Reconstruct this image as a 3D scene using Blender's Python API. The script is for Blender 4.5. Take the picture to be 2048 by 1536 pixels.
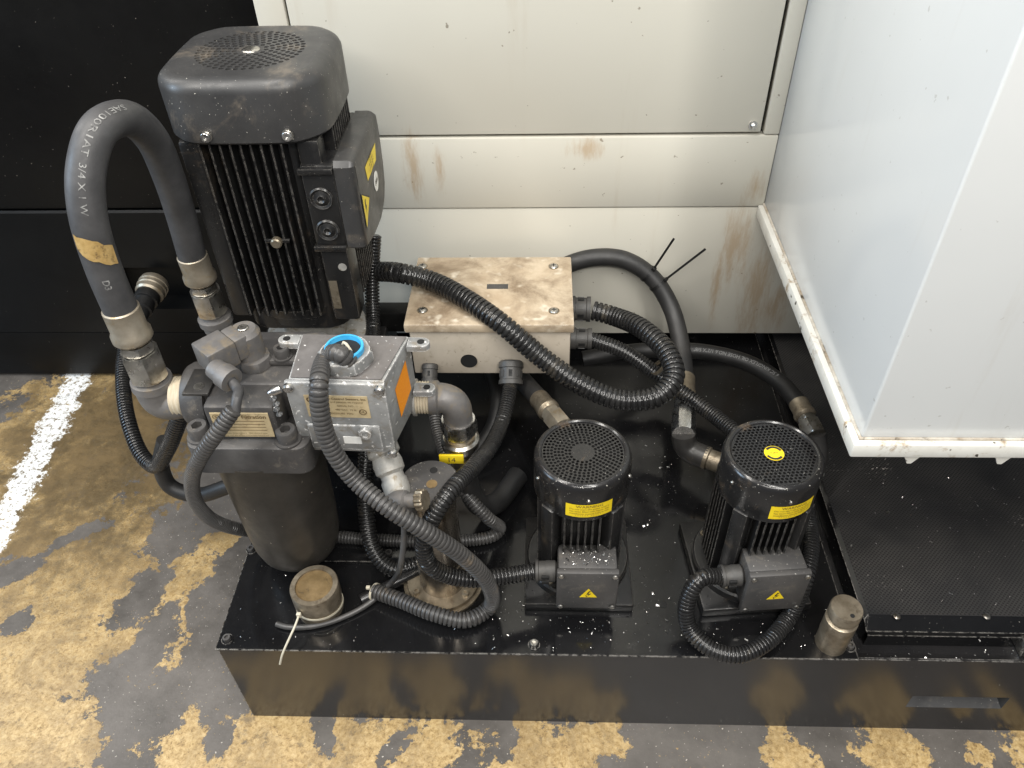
import bpy, bmesh, math, random
from mathutils import Vector, Matrix
from mathutils.geometry import delaunay_2d_cdt
random.seed(7)
for _o in list(bpy.data.objects):
    bpy.data.objects.remove(_o)
S = bpy.context.scene
COL = S.collection
R = math.radians
V = Vector

# ------------------------------------------------------------------ camera
cd = bpy.data.cameras.new('camera')
cd.sensor_width = 36.0
cd.lens = 27.575
cd.clip_start = 0.05
cd.clip_end = 60
cam = bpy.data.objects.new('camera', cd)
COL.objects.link(cam)
cam.matrix_world = Matrix(((0.999248, -0.003060, 0.038645, 0.539168),
                           (0.030666, 0.672213, -0.739723, -0.654834),
                           (-0.023714, 0.740352, 0.671801, 1.189028),
                           (0, 0, 0, 1)))
S.camera = cam

# ------------------------------------------------------------------ world, lamps, exposure
wd = bpy.data.worlds.new('World')
S.world = wd
wd.use_nodes = True
wd.node_tree.nodes['Background'].inputs[0].default_value = (0.86, 0.92, 1.0, 1)
wd.node_tree.nodes['Background'].inputs[1].default_value = 0.14
S.view_settings.view_transform = 'Standard'
S.view_settings.look = 'None'
S.view_settings.exposure = 0.2
S.view_settings.gamma = 1.0


def area(name, loc, target, sx, sy, watts, colr):
    ld = bpy.data.lights.new(name, 'AREA')
    ld.shape = 'RECTANGLE'
    ld.size = sx
    ld.size_y = sy
    ld.energy = watts
    ld.color = colr
    o = bpy.data.objects.new(name, ld)
    COL.objects.link(o)
    o.location = loc
    o.rotation_euler = (V(target) - V(loc)).to_track_quat('-Z', 'Y').to_euler()
    return o


# rows of workshop ceiling tubes, and an added, unseen bluish lamp cooling left-facing sides
area('ceiling_tube_light', (-0.55, -0.35, 2.5), (0.0, 0.3, 0.0), 0.16, 2.2, 52, (1.0, 0.96, 0.90))
area('ceiling_tube_light', (-2.1, 1.0, 2.5), (-0.3, 0.2, -0.2), 0.16, 2.2, 28, (1.0, 0.97, 0.93))
area('ceiling_tube_light', (1.25, -1.0, 2.55), (0.8, 0.3, 0.0), 0.16, 2.2, 54, (1.0, 0.97, 0.92))
area('ceiling_tube_light', (0.45, -2.3, 2.6), (0.5, 0.3, 0.2), 1.8, 0.3, 46, (1.0, 0.97, 0.92))
area('added_cool_light', (-3.4, -0.6, 1.9), (0.6, 0.2, 0.4), 1.4, 1.6, 80, (0.60, 0.79, 1.0))


# ------------------------------------------------------------------ materials
def new_mat(name):
    m = bpy.data.materials.new(name)
    m.use_nodes = True
    nt = m.node_tree
    return m, nt, nt.nodes['Principled BSDF']


def N(nt, typ, **kw):
    n = nt.nodes.new(typ)
    for k, v in kw.items():
        setattr(n, k, v)
    return n


def rgb(c):
    return (c[0], c[1], c[2], 1) if not isinstance(c, (int, float)) else (c, c, c, 1)


def noise(nt, vec, scale, detail=5, rough=0.6, dist=0.0):
    n = N(nt, 'ShaderNodeTexNoise')
    n.inputs['Scale'].default_value = scale
    n.inputs['Detail'].default_value = detail
    n.inputs['Roughness'].default_value = rough
    n.inputs['Distortion'].default_value = dist
    nt.links.new(vec, n.inputs['Vector'])
    return n.outputs['Fac']


def ramp(nt, fac, stops, interp='LINEAR'):
    n = N(nt, 'ShaderNodeValToRGB')
    cr = n.color_ramp
    cr.interpolation = interp
    while len(cr.elements) < len(stops):
        cr.elements.new(0.5)
    for e, (p, c) in zip(cr.elements, stops):
        e.position = p
        e.color = rgb(c)
    nt.links.new(fac, n.inputs['Fac'])
    return n.outputs['Color']


def mixc(nt, fac, a, b):
    n = N(nt, 'ShaderNodeMix', data_type='RGBA')
    for sock, v in ((n.inputs[0], fac), (n.inputs[6], a), (n.inputs[7], b)):
        if hasattr(v, 'links') or hasattr(v, 'is_linked'):
            nt.links.new(v, sock)
        else:
            sock.default_value = v if isinstance(v, (int, float)) and sock.type == 'VALUE' else rgb(v)
    return n.outputs[2]


def mth(nt, op, a, b=None, clamp=False):
    n = N(nt, 'ShaderNodeMath', operation=op)
    n.use_clamp = clamp
    for i, v in enumerate((a, b)):
        if v is None:
            continue
        if isinstance(v, (int, float)):
            n.inputs[i].default_value = v
        else:
            nt.links.new(v, n.inputs[i])
    return n.outputs[0]


def step(nt, v, lo, hi):
    n = N(nt, 'ShaderNodeMapRange')
    n.interpolation_type = 'SMOOTHSTEP'
    n.inputs['From Min'].default_value = lo
    n.inputs['From Max'].default_value = hi
    nt.links.new(v, n.inputs['Value'])
    return n.outputs['Result']


def objco(nt, scale=None):
    t = N(nt, 'ShaderNodeTexCoord').outputs['Object']
    if scale:
        mp = N(nt, 'ShaderNodeMapping')
        mp.inputs['Scale'].default_value = scale
        nt.links.new(t, mp.inputs['Vector'])
        return mp.outputs['Vector']
    return t


def edge_mask(nt, radius, lo=0.02, hi=0.12):
    bv = N(nt, 'ShaderNodeBevel', samples=2)
    bv.inputs['Radius'].default_value = radius
    g = N(nt, 'ShaderNodeNewGeometry')
    dp = N(nt, 'ShaderNodeVectorMath', operation='DOT_PRODUCT')
    nt.links.new(bv.outputs[0], dp.inputs[0])
    nt.links.new(g.outputs['Normal'], dp.inputs[1])
    return step(nt, mth(nt, 'SUBTRACT', 1.0, dp.outputs['Value']), lo, hi)


def surf(name, c1, c2, scale=14, rough=(0.35, 0.55), metal=0.0, bump=0.0, bscale=300, grime=None,
         specks=None, edge=None, spec=0.5, stretch=None, coat=0.0):
    """worn painted / cast / plated surface: two tones, grime patches, pale specks, rubbed edges"""
    m, nt, b = new_mat(name)
    co = objco(nt, stretch)
    n1 = noise(nt, co, scale, 6, 0.65)
    col = ramp(nt, n1, [(0.32, c1), (0.68, c2)])
    rfac = noise(nt, co, scale * 2.3, 5, 0.7)
    if grime:
        gc, gs, lo, hi = grime
        gm = step(nt, noise(nt, co, gs, 7, 0.72, 0.4), lo, hi)
        col = mixc(nt, gm, col, gc)
    if specks:
        sc, ss, lo, hi = specks
        sm = step(nt, noise(nt, co, ss, 2, 0.5), lo, hi)
        col = mixc(nt, sm, col, sc)
    if edge:
        ec, er = edge
        em = edge_mask(nt, er)
        em = mth(nt, 'MULTIPLY', em, step(nt, noise(nt, co, 120, 4, 0.7), 0.38, 0.58))
        col = mixc(nt, em, col, ec)
    nt.links.new(col, b.inputs['Base Color'])
    rr = N(nt, 'ShaderNodeMapRange')
    rr.inputs['From Min'].default_value = 0.3
    rr.inputs['From Max'].default_value = 0.7
    rr.inputs['To Min'].default_value = rough[0]
    rr.inputs['To Max'].default_value = rough[1]
    nt.links.new(rfac, rr.inputs['Value'])
    nt.links.new(rr.outputs['Result'], b.inputs['Roughness'])
    b.inputs['Metallic'].default_value = metal
    b.inputs['Specular IOR Level'].default_value = spec
    if coat:
        b.inputs['Coat Weight'].default_value = coat
    if bump:
        bp = N(nt, 'ShaderNodeBump')
        bp.inputs['Strength'].default_value = bump
        bp.inputs['Distance'].default_value = 0.0008
        nt.links.new(noise(nt, objco(nt), bscale, 3, 0.6), bp.inputs['Height'])
        nt.links.new(bp.outputs[0], b.inputs['Normal'])
    return m


def plain(name, c, rough=0.5, metal=0.0):
    return surf(name, [x * 0.9 for x in c], [min(1, x * 1.06) for x in c], 40, (rough * 0.85, min(1, rough * 1.2)), metal)


M = {}
M['lid_black'] = surf('lid_black', (0.0045, 0.0045, 0.005), (0.009, 0.009, 0.0095), 5, (0.03, 0.24), bump=0.08, bscale=60,
                      grime=((0.05, 0.048, 0.046), 8, 0.60, 0.82), specks=((0.36, 0.34, 0.30), 330, 0.735, 0.76),
                      edge=((0.35, 0.33, 0.30), 0.003))
M['tank_black'] = surf('tank_black', (0.010, 0.010, 0.011), (0.018, 0.017, 0.017), 4, (0.16, 0.26),
                       specks=((0.3, 0.29, 0.27), 130, 0.755, 0.775), edge=((0.45, 0.43, 0.40), 0.003), spec=0.7)
M['panel_black'] = surf('panel_black', (0.0025, 0.0025, 0.0028), (0.0055, 0.0054, 0.005), 3, (0.34, 0.5), spec=0.22,
                        grime=((0.016, 0.015, 0.013), 5, 0.60, 0.85), specks=((0.25, 0.23, 0.2), 200, 0.76, 0.78))
M['motor_black'] = surf('motor_black', (0.008, 0.008, 0.0085), (0.016, 0.0155, 0.015), 12, (0.22, 0.45), bump=0.25,
                        grime=((0.06, 0.046, 0.033), 13, 0.56, 0.74), specks=((0.32, 0.30, 0.27), 420, 0.74, 0.765),
                        edge=((0.20, 0.185, 0.165), 0.0016))
M['hood_grey'] = surf('hood_grey', (0.026, 0.026, 0.027), (0.048, 0.047, 0.046), 7, (0.28, 0.5), bump=0.05,
                      grime=((0.13, 0.11, 0.088), 11, 0.52, 0.74), specks=((0.45, 0.43, 0.38), 330, 0.72, 0.75))
M['hood_black'] = surf('hood_black', (0.010, 0.010, 0.011), (0.020, 0.019, 0.018), 8, (0.11, 0.30), bump=0.05,
                       grime=((0.10, 0.072, 0.048), 14, 0.55, 0.70), specks=((0.5, 0.48, 0.43), 300, 0.72, 0.745))
M['box_grey'] = surf('box_grey', (0.045, 0.044, 0.044), (0.075, 0.07, 0.066), 12, (0.42, 0.6), bump=0.1,
                     grime=((0.13, 0.115, 0.095), 16, 0.55, 0.75), specks=((0.4, 0.38, 0.34), 340, 0.70, 0.73))
M['rubber'] = surf('rubber', (0.036, 0.036, 0.0375), (0.066, 0.065, 0.0665), 24, (0.42, 0.62), bump=0.15, bscale=500,
                   grime=((0.10, 0.09, 0.075), 10, 0.60, 0.82))
M['rubber_dark'] = surf('rubber_dark', (0.014, 0.014, 0.0145), (0.028, 0.027, 0.026), 16, (0.42, 0.6), bump=0.1,
                        grime=((0.065, 0.055, 0.045), 14, 0.62, 0.8))
M['rubber_black'] = surf('rubber_black', (0.006, 0.006, 0.0065), (0.013, 0.0125, 0.012), 16, (0.42, 0.6), grime=((0.03, 0.026, 0.022), 14, 0.62, 0.8), spec=0.35)
M['conduit_black'] = surf('conduit_black', (0.011, 0.011, 0.0115), (0.022, 0.0215, 0.021), 16, (0.16, 0.34),
                          grime=((0.07, 0.06, 0.046), 17, 0.57, 0.74), specks=((0.4, 0.38, 0.34), 380, 0.745, 0.765))
M['conduit_grey'] = surf('conduit_grey', (0.042, 0.041, 0.041), (0.072, 0.069, 0.066), 14, (0.26, 0.46),
                         grime=((0.13, 0.105, 0.078), 22, 0.56, 0.74))
M['gland'] = surf('gland', (0.035, 0.034, 0.033), (0.06, 0.057, 0.053), 30, (0.42, 0.6), grime=((0.12, 0.105, 0.085), 30, 0.55, 0.75))
M['steel'] = surf('steel', (0.42, 0.40, 0.36), (0.62, 0.60, 0.56), 40, (0.22, 0.42), 1.0,
                  grime=((0.22, 0.155, 0.085), 28, 0.52, 0.74), bump=0.1)
M['steel_bright'] = surf('steel_bright', (0.55, 0.54, 0.52), (0.75, 0.74, 0.72), 60, (0.2, 0.36), 1.0, grime=((0.3, 0.27, 0.23), 60, 0.56, 0.72))
M['zinc_brown'] = surf('zinc_brown', (0.30, 0.255, 0.19), (0.46, 0.41, 0.33), 22, (0.36, 0.54), 0.75,
                       grime=((0.34, 0.23, 0.10), 26, 0.54, 0.74), bump=0.1)
M['cast_dark'] = surf('cast_dark', (0.055, 0.052, 0.051), (0.10, 0.096, 0.093), 13, (0.40, 0.62), 0.3, bump=0.35,
                      grime=((0.17, 0.15, 0.125), 22, 0.52, 0.72), specks=((0.4, 0.38, 0.34), 330, 0.72, 0.75))
M['bowl_dark'] = surf('bowl_dark', (0.030, 0.027, 0.023), (0.060, 0.053, 0.044), 11, (0.36, 0.56), 0.2, bump=0.15,
                      grime=((0.115, 0.095, 0.07), 9, 0.55, 0.78), specks=((0.38, 0.33, 0.27), 120, 0.755, 0.77))
M['fitting_grey'] = surf('fitting_grey', (0.12, 0.116, 0.114), (0.19, 0.18, 0.172), 26, (0.42, 0.62), 0.35, bump=0.35,
                         grime=((0.21, 0.175, 0.13), 34, 0.50, 0.66))
M['elbow_black'] = surf('elbow_black', (0.025, 0.024, 0.023), (0.05, 0.047, 0.044), 22, (0.28, 0.45), 0.2, grime=((0.10, 0.085, 0.06), 20, 0.58, 0.75))
M['alu'] = surf('alu', (0.20, 0.202, 0.20), (0.34, 0.344, 0.34), 26, (0.42, 0.62), 0.25, bump=0.3,
                grime=((0.21, 0.185, 0.15), 30, 0.50, 0.68), specks=((0.75, 0.74, 0.72), 150, 0.66, 0.70),
                edge=((0.9, 0.89, 0.87), 0.004))
M['alu_dirty'] = surf('alu_dirty', (0.26, 0.25, 0.23), (0.40, 0.39, 0.36), 40, (0.5, 0.68), 0.25, bump=0.4,
                      grime=((0.20, 0.165, 0.115), 40, 0.50, 0.66), specks=((0.7, 0.69, 0.66), 130, 0.70, 0.74))
M['alu_top'] = surf('alu_top', (0.12, 0.112, 0.108), (0.19, 0.179, 0.174), 22, (0.42, 0.6), 0.25, bump=0.15,
                    grime=((0.15, 0.13, 0.115), 22, 0.54, 0.76), specks=((0.8, 0.79, 0.77), 190, 0.70, 0.73))
M['beige_lid'] = surf('beige_lid', (0.40, 0.31, 0.21), (0.55, 0.46, 0.34), 16, (0.5, 0.7), bump=0.2,
                      grime=((0.20, 0.145, 0.092), 10, 0.38, 0.70), specks=((0.66, 0.60, 0.49), 34, 0.58, 0.78),
                      edge=((0.70, 0.65, 0.55), 0.003))
M['beige_body'] = surf('beige_body', (0.42, 0.365, 0.29), (0.50, 0.44, 0.36), 14, (0.45, 0.62), bump=0.1,
                       grime=((0.34, 0.29, 0.22), 60, 0.55, 0.72), specks=((0.12, 0.09, 0.06), 170, 0.73, 0.75))
M['yellow'] = surf('yellow', (0.78, 0.55, 0.01), (0.86, 0.66, 0.02), 60, (0.35, 0.5), grime=((0.5, 0.33, 0.02), 40, 0.66, 0.76))
M['gold_label'] = surf('gold_label', (0.50, 0.39, 0.22), (0.62, 0.50, 0.30), 90, (0.4, 0.55), 0.2, grime=((0.3, 0.22, 0.12), 60, 0.56, 0.72))
M['orange'] = surf('orange', (0.80, 0.24, 0.004), (0.88, 0.32, 0.012), 420, (0.5, 0.7), grime=((0.9, 0.5, 0.22), 300, 0.60, 0.68))
M['blue'] = surf('blue', (0.03, 0.30, 0.58), (0.07, 0.42, 0.72), 60, (0.35, 0.5))
M['ivory'] = plain('ivory', (0.52, 0.48, 0.38), 0.5)
M['white_print'] = surf('white_print', (0.08, 0.08, 0.08), (0.34, 0.34, 0.33), 150, (0.5, 0.7))
M['faint_print'] = plain('faint_print', (0.12, 0.12, 0.12), 0.6)
M['white_label'] = plain('white_label', (0.78, 0.77, 0.73), 0.45)
M['black_print'] = plain('black_print', (0.025, 0.022, 0.018), 0.5)
M['brown_print'] = plain('brown_print', (0.12, 0.075, 0.03), 0.5)
M['tie_black'] = plain('tie_black', (0.01, 0.01, 0.01), 0.4)
M['tape'] = surf('tape', (0.42, 0.27, 0.09), (0.62, 0.43, 0.18), 90, (0.25, 0.45), 0.3, grime=((0.2, 0.13, 0.06), 70, 0.5, 0.65))
M['dark_inside'] = plain('dark_inside', (0.006, 0.006, 0.006), 0.7)
M['rust_cap'] = surf('rust_cap', (0.13, 0.085, 0.035), (0.22, 0.15, 0.07), 60, (0.3, 0.5), 0.2, grime=((0.05, 0.035, 0.02), 50, 0.55, 0.7))
M['seal_tape'] = surf('seal_tape', (0.42, 0.36, 0.26), (0.55, 0.48, 0.36), 90, (0.5, 0.65), stretch=(6, 1, 1))
M['steel_oily'] = surf('steel_oily', (0.20, 0.175, 0.14), (0.36, 0.32, 0.27), 9, (0.16, 0.34), 0.9,
                       grime=((0.10, 0.07, 0.04), 9, 0.52, 0.72), bump=0.05, stretch=(1, 1, 0.4))
M['steel_worn'] = surf('steel_worn', (0.18, 0.145, 0.10), (0.36, 0.31, 0.235), 30, (0.26, 0.48), 0.7,
                       grime=((0.085, 0.058, 0.034), 38, 0.48, 0.80), bump=0.2)


def wall_white(name, base, rough, stains=1.0):
    m, nt, b = new_mat(name)
    co = objco(nt)
    c1 = [x * 0.95 for x in base]
    col = ramp(nt, noise(nt, co, 2.2, 4, 0.55), [(0.35, c1), (0.65, base)])
    # yellowish run marks: noise stretched along the vertical
    st = objco(nt, (14, 14, 1.2))
    m1 = mth(nt, 'MULTIPLY', step(nt, noise(nt, st, 1.6, 5, 0.65), 0.56, 0.78), step(nt, noise(nt, co, 3.1, 3, 0.5), 0.42, 0.66))
    col = mixc(nt, mth(nt, 'MULTIPLY', m1, 0.5 * stains), col, (0.40, 0.33, 0.24))
    # scuffs and specks
    sc = step(nt, noise(nt, objco(nt, (5, 5, 16)), 5.5, 8, 0.78, 0.8), 0.66, 0.74)
    col = mixc(nt, mth(nt, 'MULTIPLY', sc, 0.65 * stains), col, (0.23, 0.20, 0.16))
    sp = step(nt, noise(nt, co, 85, 2, 0.5), 0.735, 0.755)
    col = mixc(nt, mth(nt, 'MULTIPLY', sp, 0.7 * stains), col, (0.16, 0.13, 0.09))
    nt.links.new(col, b.inputs['Base Color'])
    rr = N(nt, 'ShaderNodeMapRange')
    rr.inputs['To Min'].default_value = rough
    rr.inputs['To Max'].default_value = rough + 0.16
    nt.links.new(noise(nt, co, 9, 4, 0.6), rr.inputs['Value'])
    nt.links.new(rr.outputs['Result'], b.inputs['Roughness'])
    return m


def rust_blobs(m, blobs, colour, amount):
    """rust runs: ellipses (x, z, rx, rz) on a wall, broken up by noise"""
    nt = m.node_tree
    b = nt.nodes['Principled BSDF']
    old = b.inputs['Base Color'].links[0].from_socket
    co = objco(nt)
    sp = N(nt, 'ShaderNodeSeparateXYZ')
    nt.links.new(co, sp.inputs[0])
    acc = None
    for (x, z, rx, rz) in blobs:
        a = mth(nt, 'DIVIDE', mth(nt, 'SUBTRACT', sp.outputs['X'], x), rx)
        c = mth(nt, 'DIVIDE', mth(nt, 'SUBTRACT', sp.outputs['Z'], z), rz)
        d = mth(nt, 'SUBTRACT', 1.0, mth(nt, 'SQRT', mth(nt, 'ADD', mth(nt, 'MULTIPLY', a, a), mth(nt, 'MULTIPLY', c, c))), True)
        acc = d if acc is None else mth(nt, 'MAXIMUM', acc, d)
    nz = noise(nt, objco(nt, (30, 30, 5)), 2.4, 8, 0.78)
    msk = mth(nt, 'MULTIPLY', step(nt, mth(nt, 'ADD', mth(nt, 'MULTIPLY', acc, 0.40), nz), 0.56, 0.92), step(nt, acc, 0.0, 0.45))
    col = mixc(nt, mth(nt, 'MULTIPLY', msk, amount), old, colour)
    nt.links.new(col, b.inputs['Base Color'])


M['wall_white'] = wall_white('wall_white', (0.565, 0.545, 0.475), 0.34)
rust_blobs(M['wall_white'], [(0.945, 0.29, 0.05, 0.16), (1.01, 0.15, 0.055, 0.20), (0.92, 0.20, 0.02, 0.2), (0.285, 0.47, 0.035, 0.11), (0.62, 0.505, 0.06, 0.035), (0.335, 0.46, 0.02, 0.08), (0.96, 0.42, 0.03, 0.06), (1.06, 0.12, 0.05, 0.10)],
           (0.36, 0.23, 0.11), 0.58)
M['cabinet_white'] = wall_white('cabinet_white', (0.63, 0.64, 0.63), 0.10, 0.4)
M['flange_white'] = surf('flange_white', (0.60, 0.58, 0.52), (0.70, 0.69, 0.64), 14, (0.3, 0.45),
                         grime=((0.27, 0.18, 0.09), 22, 0.55, 0.70), specks=((0.06, 0.05, 0.04), 50, 0.69, 0.72))
M['seam_dirt'] = surf('seam_dirt', (0.24, 0.17, 0.10), (0.66, 0.63, 0.56), 18, (0.6, 0.8), grime=((0.06, 0.04, 0.02), 34, 0.54, 0.66))


def perforated(name):
    m, nt, b = new_mat(name)
    co = objco(nt)
    vo = N(nt, 'ShaderNodeTexVoronoi')
    vo.inputs['Scale'].default_value = 1.0
    vo.inputs['Randomness'].default_value = 0.0
    mp = N(nt, 'ShaderNodeMapping')
    mp.inputs['Rotation'].default_value = (0, 0, R(45))
    mp.inputs['Scale'].default_value = (200, 200, 0)
    nt.links.new(co, mp.inputs['Vector'])
    nt.links.new(mp.outputs[0], vo.inputs['Vector'])
    hole = step(nt, vo.outputs['Distance'], 0.40, 0.32)
    base = ramp(nt, noise(nt, co, 9, 5, 0.65), [(0.35, (0.022, 0.022, 0.023)), (0.7, (0.055, 0.052, 0.049))])
    rust = step(nt, noise(nt, co, 16, 5, 0.7), 0.70, 0.76)
    base = mixc(nt, mth(nt, 'MULTIPLY', rust, 0.6), base, (0.22, 0.13, 0.06))
    bits = mth(nt, 'MULTIPLY', step(nt, noise(nt, co, 6, 3, 0.6), 0.56, 0.66), step(nt, noise(nt, co, 150, 2, 0.5), 0.60, 0.66))
    base = mixc(nt, bits, base, (0.34, 0.32, 0.29))
    base = mixc(nt, hole, base, (0.003, 0.003, 0.003))
    nt.links.new(base, b.inputs['Base Color'])
    b.inputs['Roughness'].default_value = 0.4
    bp = N(nt, 'ShaderNodeBump')
    bp.inputs['Strength'].default_value = 0.6
    bp.inputs['Distance'].default_value = 0.001
    bp.invert = True
    nt.links.new(hole, bp.inputs['Height'])
    nt.links.new(bp.outputs[0], b.inputs['Normal'])
    return m


M['perforated'] = perforated('perforated_sheet')


def floor_mat():
    m, nt, b = new_mat('worn_painted_concrete')
    co = objco(nt)
    wn = N(nt, 'ShaderNodeTexNoise')
    wn.inputs['Scale'].default_value = 9
    wn.inputs['Detail'].default_value = 5
    wn.inputs['Roughness'].default_value = 0.65
    nt.links.new(co, wn.inputs['Vector'])
    wv = N(nt, 'ShaderNodeVectorMath', operation='MULTIPLY_ADD')
    wv.inputs[1].default_value = (0.16, 0.16, 0)
    nt.links.new(wn.outputs['Color'], wv.inputs[0])
    nt.links.new(co, wv.inputs[2])
    wc = wv.outputs[0]
    off = 0.08

    def blob(x, y, rx, ry, ang):
        mp = N(nt, 'ShaderNodeMapping', vector_type='TEXTURE')
        mp.inputs['Location'].default_value = (x + off, y + off, FZ)
        mp.inputs['Rotation'].default_value = (0, 0, R(ang))
        mp.inputs['Scale'].default_value = (rx, ry, 1)
        nt.links.new(wc, mp.inputs['Vector'])
        ln = N(nt, 'ShaderNodeVectorMath', operation='LENGTH')
        nt.links.new(mp.outputs[0], ln.inputs[0])
        return mth(nt, 'SUBTRACT', 1.0, ln.outputs['Value'])
    acc = None
    for bl in FLOOR_PAINT:
        d = blob(*bl)
        acc = d if acc is None else mth(nt, 'MAXIMUM', acc, d)
    neg = None
    for bl in FLOOR_BARE:
        d = blob(*bl)
        neg = d if neg is None else mth(nt, 'MAXIMUM', neg, d)
    fld = mth(nt, 'MINIMUM', acc, mth(nt, 'MULTIPLY', neg, -1.0))
    fld = mth(nt, 'ADD', fld, mth(nt, 'MULTIPLY', mth(nt, 'SUBTRACT', noise(nt, co, 13, 9, 0.82), 0.5), 3.0))
    paint = step(nt, fld, -0.015, 0.02)
    # stray flecks of paint
    fle = mth(nt, 'MULTIPLY', step(nt, noise(nt, co, 150, 3, 0.55), 0.665, 0.69), step(nt, noise(nt, co, 5, 3, 0.5), 0.50, 0.60))
    paint = mth(nt, 'MAXIMUM', paint, fle)
    bare = ramp(nt, noise(nt, co, 7, 8, 0.7), [(0.3, (0.060, 0.053, 0.046)), (0.7, (0.145, 0.130, 0.116))])
    bare = mixc(nt, step(nt, noise(nt, co, 210, 2, 0.5), 0.70, 0.73), bare, (0.5, 0.46, 0.4))
    grain = ramp(nt, noise(nt, co, 120, 6, 0.8, 0.5), [(0.34, (0.17, 0.105, 0.04)), (0.47, (0.42, 0.285, 0.12)), (0.64, (0.57, 0.425, 0.22))])
    # oil soaked, browner paint, with shadow under the hoses painted in
    soak_shade = step(nt, mth(nt, 'ADD', blob(*FLOOR_SOAK_SHADE), mth(nt, 'MULTIPLY', mth(nt, 'SUBTRACT', noise(nt, co, 15, 8, 0.82), 0.5), 3.4)), -0.35, 0.65)
    grain = mixc(nt, mth(nt, 'MULTIPLY', soak_shade, 0.86), grain, (0.060, 0.042, 0.022))
    wash = step(nt, noise(nt, co, 7.5, 8, 0.80, 0.6), 0.42, 0.62)
    grain = mixc(nt, mth(nt, 'MULTIPLY', wash, 0.62), grain, (0.20, 0.135, 0.062))
    fine = step(nt, noise(nt, co, 34, 9, 0.80), 0.54, 0.66)
    grain = mixc(nt, mth(nt, 'MULTIPLY', fine, 0.72), grain, (0.12, 0.088, 0.052))
    col = mixc(nt, paint, bare, grain)
    # ragged-edged white line
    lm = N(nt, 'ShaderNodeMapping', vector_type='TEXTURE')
    lm.inputs['Location'].default_value = (STREAK_X, 0.66, FZ)
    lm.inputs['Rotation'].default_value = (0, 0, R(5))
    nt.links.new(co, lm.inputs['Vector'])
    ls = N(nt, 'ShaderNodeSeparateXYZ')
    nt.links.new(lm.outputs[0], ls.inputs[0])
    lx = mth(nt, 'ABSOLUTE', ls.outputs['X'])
    ragged = mth(nt, 'MULTIPLY', mth(nt, 'SUBTRACT', noise(nt, co, 30, 9, 0.8), 0.5), 0.16)
    streak = step(nt, mth(nt, 'ADD', lx, ragged), 0.036, 0.030)
    streak = mth(nt, 'MULTIPLY', streak, step(nt, noise(nt, co, 85, 7, 0.8), 0.40, 0.50))
    col = mixc(nt, streak, col, (0.84, 0.84, 0.82))
    nt.links.new(col, b.inputs['Base Color'])
    rr = N(nt, 'ShaderNodeMapRange')
    rr.inputs['To Min'].default_value = 0.2
    rr.inputs['To Max'].default_value = 0.52
    nt.links.new(noise(nt, co, 14, 6, 0.7), rr.inputs['Value'])
    nt.links.new(rr.outputs['Result'], b.inputs['Roughness'])
    bp = N(nt, 'ShaderNodeBump')
    bp.inputs['Strength'].default_value = 0.5
    bp.inputs['Distance'].default_value = 0.0015
    hh = mth(nt, 'ADD', mth(nt, 'MULTIPLY', paint, 0.7), mth(nt, 'MULTIPLY', noise(nt, co, 160, 5, 0.7), 0.6))
    nt.links.new(hh, bp.inputs['Height'])
    nt.links.new(bp.outputs[0], b.inputs['Normal'])
    return m


FZ = -0.2473
STREAK_X = -0.735
FLOOR_PAINT = []
FLOOR_BARE = []
for p, rx, ry, a in (
        ((-0.6464, 0.5885, -0.2473), 0.28, 0.50, 0), ((-0.5456, 0.3012, -0.2473), 0.27, 0.20, 0), ((-0.4653, 0.0928, -0.2473), 0.17, 0.20, -20),
        ((-0.4123, -0.0719, -0.2473), 0.14, 0.14, 0), ((-0.2235, 0.2082, -0.2473), 0.035, 0.125, 12), ((-0.2293, 0.3187, -0.2473), 0.04, 0.05, 0),
        ((-0.1835, 0.3856, -0.2473), 0.05, 0.03, 0), ((-0.0741, -0.0559, -0.2473), 0.11, 0.07, 0), ((0.0660, -0.0620, -0.2473), 0.12, 0.10, 0),
        ((0.2133, -0.0678, -0.2473), 0.15, 0.075, 0), ((0.3541, -0.0290, -0.2473), 0.05, 0.05, 0), ((0.5370, -0.0610, -0.2473), 0.11, 0.06, 0),
        ((0.6370, -0.0233, -0.2473), 0.06, 0.04, 0), ((0.9830, -0.0430, -0.2473), 0.03, 0.06, 0), ((1.1655, -0.0479, -0.2473), 0.07, 0.05, 0),
        ((1.3080, -0.0275, -0.2473), 0.025, 0.04, 0), ((1.3876, -0.0346, -0.2473), 0.03, 0.06, 0), ((-0.2505, -0.0686, -0.2473), 0.03, 0.06, 0)):
    FLOOR_PAINT.append((p[0], p[1], rx, ry, a))
for p, rx, ry, a in (
        ((-0.2624, 0.0056, -0.2473), 0.045, 0.15, 25), ((-0.2710, 0.1394, -0.2473), 0.04, 0.12, -25), ((-0.2890, 0.4259, -0.2473), 0.07, 0.09, 0),
        ((-0.6189, 0.3131, -0.2473), 0.05, 0.04, 0), ((-0.5541, 0.1970, -0.2473), 0.04, 0.03, 0), ((-0.0631, -0.0466, -0.2473), 0.025, 0.035, 0),
        ((-0.5377, 0.3809, -0.2473), 0.11, 0.02, 35), ((-0.1113, 0.1870, -0.2473), 0.05, 0.12, 0), ((0.8232, -0.0463, -0.2473), 0.10, 0.10, 0),
        ((-0.2941, 0.3439, -0.2473), 0.02, 0.08, 15), ((-0.3097, 0.2670, -0.2473), 0.035, 0.10, -20), ((-0.0690, 0.0487, -0.2473), 0.07, 0.08, 0), ((0.4639, -0.0268, -0.2473), 0.03, 0.03, 0), ((0.1424, -0.0333, -0.2473), 0.025, 0.04, 30), ((0.2740, -0.0488, -0.2473), 0.02, 0.05, -20)):
    FLOOR_BARE.append((p[0], p[1], rx, ry, a))
_p = (-0.5054, 0.7085, -0.2473)
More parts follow.
